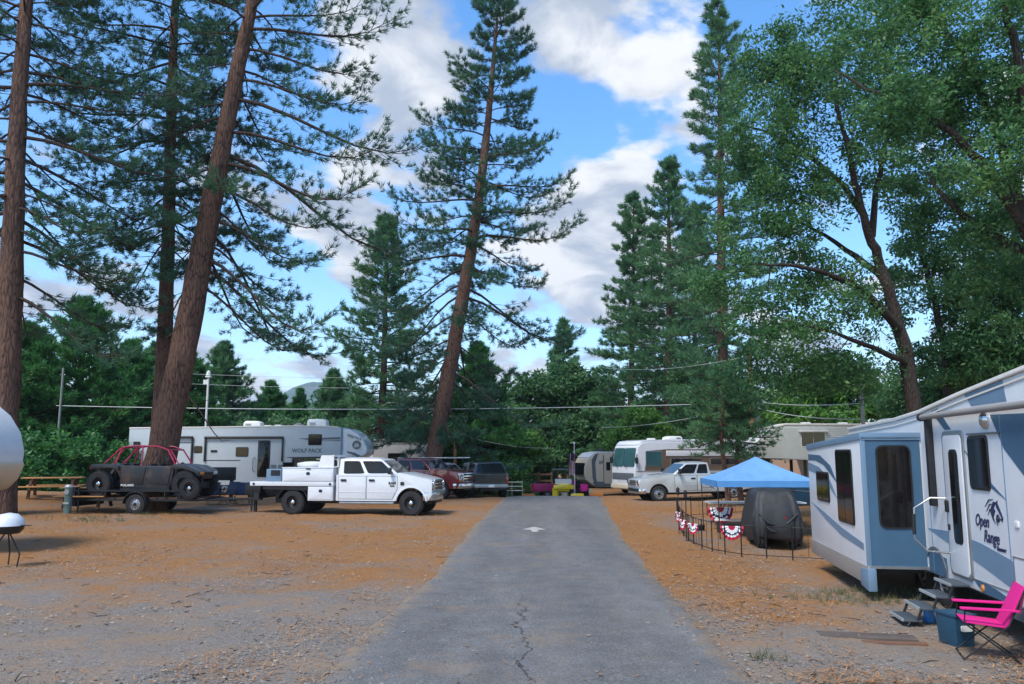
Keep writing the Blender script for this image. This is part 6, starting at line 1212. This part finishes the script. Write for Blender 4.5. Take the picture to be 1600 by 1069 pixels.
# ------------------------------------------------------------------ left side things
def picnic_table(root, l=1.9):
    for k in range(5): MB().box(-l / 2, l / 2, -.38 + k * .155, -.38 + k * .155 + .14, .72, .76).build('table_board', 'wood_table', root, bevel=.006)
    for s in (-1, 1):
        for k in range(2): MB().box(-l / 2, l / 2, s * .72 - .14 + k * .145, s * .72 - .14 + k * .145 + .135, .42, .46).build('bench_board', 'wood_table', root, bevel=.006)
    for x in (-l * .34, l * .34):
        for s in (-1, 1): MB().prism([(s * .20, .72), (s * .32, .72), (s * .68, 0), (s * .56, 0)], x - .045, x + .045, 'x').build('leg', 'wood_dark', root)
        MB().box(x + .046, x + .09, -.84, .84, .34, .42).build('bench_beam', 'wood_dark', root); MB().box(x + .046, x + .09, -.38, .38, .64, .72).build('top_beam', 'wood_dark', root)
def left_things():
    p = gp(82, 778); t = thing('picnic_table', 'brown wooden picnic table under the left trees', 'picnic table', (p.x, p.y, H(p.x, p.y)), R(20)); t.scale = (1.1, 1.1, 1.1); picnic_table(t, 2.0)
    p = gp(110, 790); t = thing('picnic_table', 'second wooden picnic table half behind the trailer', 'picnic table', (p.x + 1.2, p.y - 1.0, H(p.x, p.y)), R(5)); picnic_table(t, 1.8)
    p = gp(105, 803); t = thing('utility_pedestal', 'grey-green hookup pedestal left of the trailer', 'utility post', (p.x, p.y, H(p.x, p.y)), 0)
    MB().tube([(0, 0, -.05), (0, 0, .95)], .13, 12).build('post', 'pedestal_green', t); MB().lathe([(.14, 0), (.15, .04), (.10, .10), (.02, .11)], c=(0, 0, .93), ax='z', n=12).build('cap', 'galvanised', t); MB().lathe([(.09, 0), (.09, .03), (.02, .03)], c=(0, -.15, .78), n=12).build('meter', 'steel', t)
    MB().box(-.10, .10, -.15, -.10, .35, .42).build('outlet_box', 'galvanised', t)
    # white-lidded grill at left edge
    p = gp(8, 886); t = thing('portable_grill', 'white-lidded portable grill on black legs at left edge', 'grill', (p.x, p.y, H(p.x, p.y)), R(-10))
    MB().lathe([(.01, 0), (.20, .02), (.27, .10), (.28, .16)], c=(0, 0, .62), ax='z', n=20).build('bowl', 'black_plastic', t); MB().lathe([(.285, 0), (.26, .12), (.16, .22), (.01, .25)], c=(0, 0, .79), ax='z', n=20).build('lid', 'white_paint', t)
    MB().tube([(.2, 0, .80), (.5, .0, .80)], .014, 6).build('handle', 'dark_metal', t)
    for a in (0, 2.1, 4.2): MB().tube([(.05 * math.cos(a), .05 * math.sin(a), .64), (.30 * math.cos(a), .30 * math.sin(a), .25), (.26 * math.cos(a), .26 * math.sin(a), 0)], .014, 6).build('leg', 'iron', t)
    # chairs, television stand and boxes before the toy hauler
    for (px, Y, rz, lb) in ((338, 34.5, R(-60), 'dark camp chair nearest the buggy front wheel'), (358, 35.0, R(-110), 'dark camp chair, second from the buggy'), (380, 34.2, R(-80), 'dark camp chair just left of the flatbed truck')):
        q = at(px, 740, Y); t = thing('camping_chair', lb, 'chair', (q.x, q.y, H(q.x, q.y)), rz, 'dark camp chairs before the toy hauler'); camp_chair(t, 'navy_fabric', .95)
    q = at(346, 740, 37.5); t = thing('patio_cabinet', 'black box on legs between buggy and toy hauler', 'cabinet', (q.x, q.y, H(q.x, q.y)), 0)
    MB().box(-.62, .62, -.22, .22, .95, 1.55).build('cabinet_body', 'black_plastic', t, bevel=.02)
    for x in (-.5, .5): MB().box(x - .03, x + .03, -.18, .18, 0, .95).build('leg', 'dark_metal', t)
    q = at(398, 760, 30.6); t = thing('black_tote', 'black gear box hanging behind the flatbed at its tow bar', 'box', (q.x, q.y + .2, H(q.x, q.y)), RAMRZ); MB().box(-.32, .32, -.3, .3, .62, 1.05).build('box_body', 'black_plastic', t, bevel=.03); MB().box(-.34, .34, -.32, .32, 1.05, 1.10).build('lid', 'navy_fabric', t, bevel=.015); MB().box(-.05, .05, -.05, .05, .0, .62).build('stand', 'dark_metal', t)
left_things()
# ------------------------------------------------------------------ poles, wires, flag
def pole(px, pyb, pyt, Y, r, m, name, label, lamp=False, arms=0):
    b = at(px, pyb, Y); z0 = H(b.x, Y); zt = at(px, pyt, Y).z; t = thing(name, label, 'pole', (b.x, Y, z0), 0)
    MB().tube([(0, 0, -.2), (0, 0, zt - z0)], [r, r * .8], 10).build('shaft', m, t)
    if lamp:
        MB().box(-.16, .16, -.14, .14, zt - z0, zt - z0 + .10).build('bracket', 'white_plastic', t, bevel=.01); MB().lathe([(.13, 0), (.16, .05), (.12, .28), (.02, .36)], c=(0, 0, zt - z0 + .10), ax='z', n=14).build('lantern', 'white_plastic', t); MB().box(-.30, .02, -.06, .06, zt - z0 - .45, zt - z0 - .15).build('meter_box', 'white_plastic', t)
    if arms:
        MB().box(-.9, .9, -.05, .05, zt - z0 - .5, zt - z0 - .38).build('crossarm', m, t)
        for x in (-.8, -.3, .3, .8): MB().lathe([(.03, 0), (.05, .05), (.03, .12)], c=(x, 0, zt - z0 - .38), ax='z', n=8).build('insulator', 'white_plastic', t)
    return Vector((b.x, Y, zt))
pole(319, 720, 590, 52, .085, 'white_plastic', 'lamp_post', 'white lamp post behind the long toy hauler', lamp=True)
W1 = pole(1178, 720, 545, 44, .15, 'wood_pole', 'utility_pole', 'brown wooden utility pole right of the motorhome')
pole(1187, 720, 605, 44.6, .13, 'grey_pole', 'utility_pole', 'short grey wooden post beside the brown utility pole')
W2 = pole(1352, 720, 560, 30, .085, 'grey_pole', 'utility_pole', 'slim grey pole behind the near right trailer')
W3 = pole(711, 740, 672, 52, .11, 'wood_pole', 'utility_pole', 'short brown pole right of the lone leaning pine')
pole(88, 720, 575, 44, .07, 'grey_pole', 'utility_pole', 'thin pale pole among the cedars at left')
def wire(a, b, sag, label, r=.018):
    a, b = Vector(a), Vector(b); n = 24; pts = [a.lerp(b, k / n) - Vector((0, 0, sag * 4 * (k / n) * (1 - k / n))) for k in range(n + 1)]
    tag(MB().tube(pts, r, 5).build('overhead_wire', 'wire'), label, 'wire', 'overhead wires')
wire(at(88, 634, 44), at(1080, 632, 50), .25, 'long overhead wire crossing behind the pines to the right-hand conifers', .022)
wire(at(-60, 560, 60), at(700, 590, 60), .5, 'upper thin wire crossing the sky gap at left', .012)
wire(at(-60, 575, 60), at(700, 606, 60), .5, 'lower thin wire crossing the sky gap at left', .012)
wire(W3 - Vector((0, 0, .2)), at(860, 700, 66), .3, 'wire running right from the short brown pole')
wire(W3 - Vector((0, 0, .3)), at(630, 705, 50), .1, 'wire running left from the short brown pole')
wire(W1 - Vector((0, 0, 3.1)), at(940, 668, 62), .3, 'wire running left from the brown utility pole', .016)
wire(W1 - Vector((0, 0, 2.9)), W2 - Vector((0, 0, 1.7)), .15, 'upper wire between brown pole and slim grey pole', .016)
wire(W1 - Vector((0, 0, 3.2)), W2 - Vector((0, 0, 2.3)), .2, 'lower wire between brown pole and slim grey pole', .016)
wire(at(945, 575, 64), W1 - Vector((0, 0, .4)), .4, 'high thin wire among the right-hand conifers', .012)
def flag():
    b = at(898, 770, 57); z0 = H(b.x, 57); zt = at(898, 694, 57).z; t = thing('flagpole', 'slim white flagpole flying a striped flag near the tan camper', 'flagpole', (b.x, 57, z0), 0)
    MB().tube([(0, 0, -.2), (0, 0, zt - z0)], .035, 8).build('shaft', 'white_plastic', t); MB().lathe([(.01, 0), (.10, .03), (.07, .10), (.01, .18)], c=(0, 0, zt - z0), ax='z', n=10).build('finial', 'white_plastic', t)
    fl = thing('flag', 'red and white striped flag with blue canton hanging from the pole', 'flag', (b.x - .03, 57 - .05, zt - 1.75), R(12)); L_, hh = .42, 1.35
    # hanging limp: stripes run downwards in folds
    for k in range(9):
        x0, x1 = -L_ + L_ * k / 9, -L_ + L_ * (k + 1) / 9; y = .03 * math.sin(k * 2.1)
        MB().prism([(x0, -.25 - .3 * (1 - k / 9)), (x1, -.25 - .3 * (1 - (k + 1) / 9)), (x1 + .06, 1.1), (x0 + .06 + .10 * (1 - k / 9), 1.1)], y - .012, y + .012).build('stripe', 'cloth_red' if k % 2 == 0 else 'cloth_white', fl)
    MB().prism([(-L_ * .55, .62), (-.02, .58), (-.02, 1.14), (-.22, 1.12)], -.05, -.03).build('canton', 'cloth_navy', fl)
flag()
# ------------------------------------------------------------------ far end of the road
def road_end():
    p = at(879, 770, 58); z = H(p.x, 58); t = thing('garden_tractor', 'yellow utility tractor with canopy facing down the road', 'tractor', (p.x, 58, z), R(-90))
    MB().prism([(.2, .55), (1.2, .55), (1.25, .95), (1.1, 1.08), (.2, 1.15)], -.42, .42).build('hood', 'yellow_paint', t, bevel=.05); MB().prism(rrect(-.72, .72, .72, 1.02, .08), 1.18, 1.30, 'x').build('front_guard', 'yellow_paint', t, bevel=.03)
    MB().prism(rrect(-.58, .58, 1.05, 1.42, .05), .9, .98, 'x').build('windscreen_panel', 'white_plastic', t)
    MB().box(-1.0, .2, -.5, .5, .45, .75).build('chassis', 'dark_metal', t, bevel=.03); st = MB().box(-.8, -.35, -.28, .28, .8, .95).build('seat', 'black_plastic', t, bevel=.04); MB().box(-.9, -.78, -.28, .28, .9, 1.4).build('backrest', 'black_plastic', st, bevel=.04)
    for s in (-1, 1):
        wheel(t, -.6, s * .62, .48, .30, .26, 'black', s); wheel(t, .85, s * .52, .32, .22, .16, 'black', s)
        for x in (-.95, .35): MB().tube([(x, s * .5, .7), (x * .9, s * .5, 2.02)], .025, 6).build('canopy_post', 'black_plastic', t)
    MB().box(-1.15, .6, -.66, .66, 2.02, 2.09).build('canopy_roof', 'rv_dark_grey', t, bevel=.03); MB().tube([(.1, 0, 1.1), (-.12, 0, 1.35)], .18, 14).build('steering_wheel', 'black_plastic', t)
    MB().lathe([(.03, 0), (.03, .01), (.005, .01)], c=(1.31, 0, .88), ax='x', n=10).build('hood_badge', 'black_plastic', t)
    p = at(853, 770, 58); t = thing('cargo_trailer', 'small magenta-sided trailer left of the yellow tractor', 'trailer', (p.x, 58.5, H(p.x, 58.5)), R(10))
    MB().box(-.95, .95, -.6, .6, .5, .56).build('deck', 'wood_dark', t)
    for y in (-.6, .6): MB().box(-.95, .95, y - .025, y + .025, .56, 1.05).build('side_panel', 'magenta_panel', t, bevel=.01)
    for x in (-.95, .95): MB().box(x - .025, x + .025, -.57, .57, .56, 1.05).build('end_panel', 'magenta_panel', t, bevel=.01)
    for s in (-1, 1): wheel(t, 0, s * .72, .30, .18, .15, 'steel', s)
    p = at(868, 772, 57); tag(MB().lathe([(.20, 0), (.24, .05), (.24, .55), (.18, .62), (.06, .70)], ax='z', n=16).build('yellow_drum', 'yellow_paint'), 'small yellow drum left of the tractor front', 'drum').location = (p.x, 57, H(p.x, 57) + .15)
    for (px, Y, lb) in ((893, 59, 'magenta camp chair just right of the tractor'), (912, 58, 'low magenta camp chair before the tan camper')):
        q = at(px, 770, Y); t = thing('camping_chair', lb, 'chair', (q.x, Y, H(q.x, Y) + (.0)), R(-100), 'magenta chairs at the road end'); camp_chair(t, 'magenta_fabric', 1.25 if px < 900 else .95)
    q = at(908, 770, 61); tag(MB().box(-.55, .55, -.3, .3, 0, 1.35).build('outdoor_cabinet', 'black_plastic', None, bevel=.04), 'black upright cabinet at the nose of the tan camper', 'cabinet').location = (q.x, 61, H(q.x, 61))
    for (px, Y, m, lb) in ((902, 54, 'yellow_paint', 'low yellow parking block beside the flagpole'), (932, 54, 'cone_orange', 'low orange parking block before the tan camper'), (826, 56, 'cone_orange', 'low orange parking block left of the tractor')):
        q = at(px, 770, Y); o = MB().prism([(-.45, 0), (.45, 0), (.40, .22), (-.40, .22)], -.14, .14).build('parking_block', m, None, bevel=.03); tag(o, lb, 'parking block', 'parking blocks at the road end'); o.location = (q.x, Y, H(q.x, Y) + .12)
    # wooden fence and low roofed shelter behind
    a, b = at(782, 760, 64), at(838, 760, 64); f = thing('wooden_fence', 'brown rail fence across the end of the road', 'fence', (a.x, 64, H(a.x, 64)), 0); L_ = b.x - a.x + 1.2
    for k in range(5): MB().box(L_ * k / 4 - .07, L_ * k / 4 + .07, -.07, .07, -.2, 1.7).build('post', 'wood_fence', f)
    for k, z in enumerate((.45, .95, 1.45)): MB().box(-.1, L_ + .1, -.11, -.072, z, z + .16).build('rail', 'wood_fence', f)
    a = at(812, 750, 82); s_ = thing('picnic_shelter', 'low tan-roofed building glimpsed under the trees at the road end', 'building', (a.x, 82, H(a.x, 82)), R(5))
    MB().prism([(-3.4, 2.3), (3.4, 2.3), (2.4, 3.2), (-2.4, 3.2)], -2, 2).build('roof', 'brown_roof', s_, bevel=.02); MB().box(-3.0, 3.0, -1.7, 1.7, 0, 2.3).build('wall', 'wood_dark', s_)
    for x in (-1.6, .2, 1.8): MB().box(x - .4, x + .4, -1.72, -1.69, 1.0, 1.9).build('window', 'glass', s_)
    a = at(800, 765, 58); g = thing('metal_gate', 'small silver tube gate between the black pickup and tractor', 'gate', (a.x, 58, H(a.x, 58)), 0)
    for z in (.5, .8, 1.1): MB().tube([(-.75, 0, z), (.75, 0, z)], .03, 6).build('rail', 'galvanised', g)
    for x in (-.75, 0, .75): MB().tube([(x, 0, .0), (x, 0, 1.15)], .03, 6).build('upright', 'galvanised', g)
road_end()
# ================================================================== litter on the ground
def fnoise(x, y):
    return (np.sin(x * .9 + 1.3 * np.sin(y * .35)) * np.sin(y * .55 + 1.1 * np.sin(x * .5)) + .6 * np.sin(x * 2.1 + y * 1.3) * np.sin(y * 1.7 - x * .8))
def on_road(x, y): return (x > edge(ROAD_L, y)) & (x < edge(ROAD_R, y))
def spots(rng, n, y0, y1, pw, xl=.72):
    y = y0 + (y1 - y0) * rng.uniform(0, 1, n) ** pw; x = rng.uniform(-1, 1, n) * (y * xl + 1.5); return x, y
def litter():
    rng = np.random.default_rng(5)
    # gravel
    x, y = spots(rng, 90000, 7.0, 30, 2.0); r = on_road(x, y); dl = np.minimum(np.abs(x - edge(ROAD_L, y)), np.abs(x - edge(ROAD_R, y)))
    keep = (~r | (rng.uniform(0, 1, len(x)) < .03 + .7 * np.exp(-dl / .16))) & (rng.uniform(0, 1, len(x)) < np.clip(.75 + .35 * fnoise(x, y), .2, 1)); x, y = x[keep], y[keep]; n = len(x)
    s = rng.gamma(2.0, .0040, n) + .004; s = np.minimum(s, .03); z = np.where(on_road(x, y), road_z(x, y), hgt(x, y)) + s * .15
    base = np.array([[1, 0, 0], [-.3, .95, 0], [-.8, -.7, 0], [.1, .1, .5]]); a = rng.uniform(0, 6.28, n); c, sn = np.cos(a), np.sin(a)
    V = np.zeros((n, 4, 3)); B = base[None] * rng.uniform(.7, 1.3, (n, 4, 1))
    V[..., 0] = x[:, None] + s[:, None] * (B[..., 0] * c[:, None] - B[..., 1] * sn[:, None]); V[..., 1] = y[:, None] + s[:, None] * (B[..., 0] * sn[:, None] + B[..., 1] * c[:, None]); V[..., 2] = z[:, None] + s[:, None] * B[..., 2]
    F = (np.arange(n)[:, None, None] * 4 + np.array([[0, 1, 3], [1, 2, 3], [2, 0, 3]])[None]).reshape(-1, 3)
    tag(fast_mesh('gravel', V.reshape(-1, 3), F, 'stones'), 'loose grey gravel strewn over the sites beside the road', 'gravel', kind='stuff')
    # pine straw
    x, y = spots(rng, 120000, 8, 36, 1.5); f = fnoise(x, y) + .9 * sst(9.5, 17, y) - .55 + .5 * np.exp(-((x - 3.3) / .9) ** 2); dl = np.minimum(np.abs(x - edge(ROAD_L, y)), np.abs(x - edge(ROAD_R, y)))
    keep = (rng.uniform(0, 1, len(x)) < np.clip(.25 + .6 * f, .03, .95)) & (~on_road(x, y) | (rng.uniform(0, 1, len(x)) < .02 + .4 * np.exp(-dl / .15))); x, y = x[keep], y[keep]; n = len(x)
    a = rng.uniform(0, 6.28, n); L_ = rng.uniform(.05, .13, n); w = rng.uniform(.003, .006, n) * (1 + y / 22); z = np.where(on_road(x, y), road_z(x, y), hgt(x, y)) + rng.uniform(.012, .035, n); tz = rng.normal(0, .18, n)
    dx, dy = np.cos(a), np.sin(a); V = np.zeros((n, 3, 3))
    for k, (l, q) in enumerate(((0, -1), (0, 1), (1, 0))): V[:, k, 0] = x + dx * L_ * l - dy * w * q; V[:, k, 1] = y + dy * L_ * l + dx * w * q; V[:, k, 2] = z + np.abs(tz) * L_ * l
    tag(fast_mesh('pine_straw', V.reshape(-1, 3), np.arange(n * 3).reshape(-1, 3), 'dry_needles'), 'rust-coloured fallen pine needles drifted over the ground', 'pine needles', kind='stuff')
    # dry leaves, bark chips and cones
    x, y = spots(rng, 5200, 7, 32, 1.6); r = on_road(x, y); keep = ~r | (rng.uniform(0, 1, len(x)) < .10); x, y = x[keep], y[keep]; n = len(x)
    s = rng.uniform(.012, .040, n); a = rng.uniform(0, 6.28, n); z = np.where(on_road(x, y), road_z(x, y), hgt(x, y)) + .016; V = np.zeros((n, 4, 3))
    for k, (u, v, h) in enumerate(((-1, 0, .3), (0, -.55, 0), (1, 0, .4), (0, .55, .05))): V[:, k, 0] = x + s * (u * np.cos(a) - v * np.sin(a)); V[:, k, 1] = y + s * (u * np.sin(a) + v * np.cos(a)); V[:, k, 2] = z + s * h
    tag(fast_mesh('fallen_leaves', V.reshape(-1, 3), np.arange(n * 4).reshape(-1, 4), 'dry_leaf'), 'scattered dry leaves and bark chips on road and gravel', 'leaves', kind='stuff')
    # twigs
    x, y = spots(rng, 380, 8, 30, 1.2); k = ~on_road(x, y); x, y = x[k], y[k]; TP = []; TR = []
    for a, b in zip(x, y):
        l = rng.uniform(.06, .28); th = rng.uniform(0, 6.28); z = H(a, b) + .02; d = np.array([math.cos(th), math.sin(th), rng.uniform(0, .15)]); p = np.array([a, b, z]); TP.append(np.stack([p, p + d * l * .5 + rng.normal(0, .01, 3), p + d * l])); TR.append([.007, .006, .003])
    V, F = tubes_np(TP, TR, 3); tag(fast_mesh('twigs', V, F, 'bark_branch'), 'small fallen twigs scattered over the gravel', 'twigs', kind='stuff')
    # weeds and dry grass tufts along the edges
    C = []
    for (px, py, m, sp) in ((1320, 940, 70, .6), (1350, 930, 50, .5), (150, 815, 40, .7), (215, 805, 30, .5), (140, 810, 40, .8), (1190, 1032, 8, .1)):
        p = gp(px, py); C.append(np.stack([p.x + rng.normal(0, sp, m), p.y + rng.normal(0, sp * .5, m), np.zeros(m)], 1))
    C = np.concatenate(C); C[:, 2] = hgt(C[:, 0], C[:, 1]); D = np.tile([0, 0, 1.], (len(C), 1)); V, F = needles(rng, C, D, 9, .13, .008, .8)
    tag(fast_mesh('dry_grass', V, F, 'weed'), 'sparse dry grass and weeds beside the trailers', 'grass', kind='stuff')
litter()
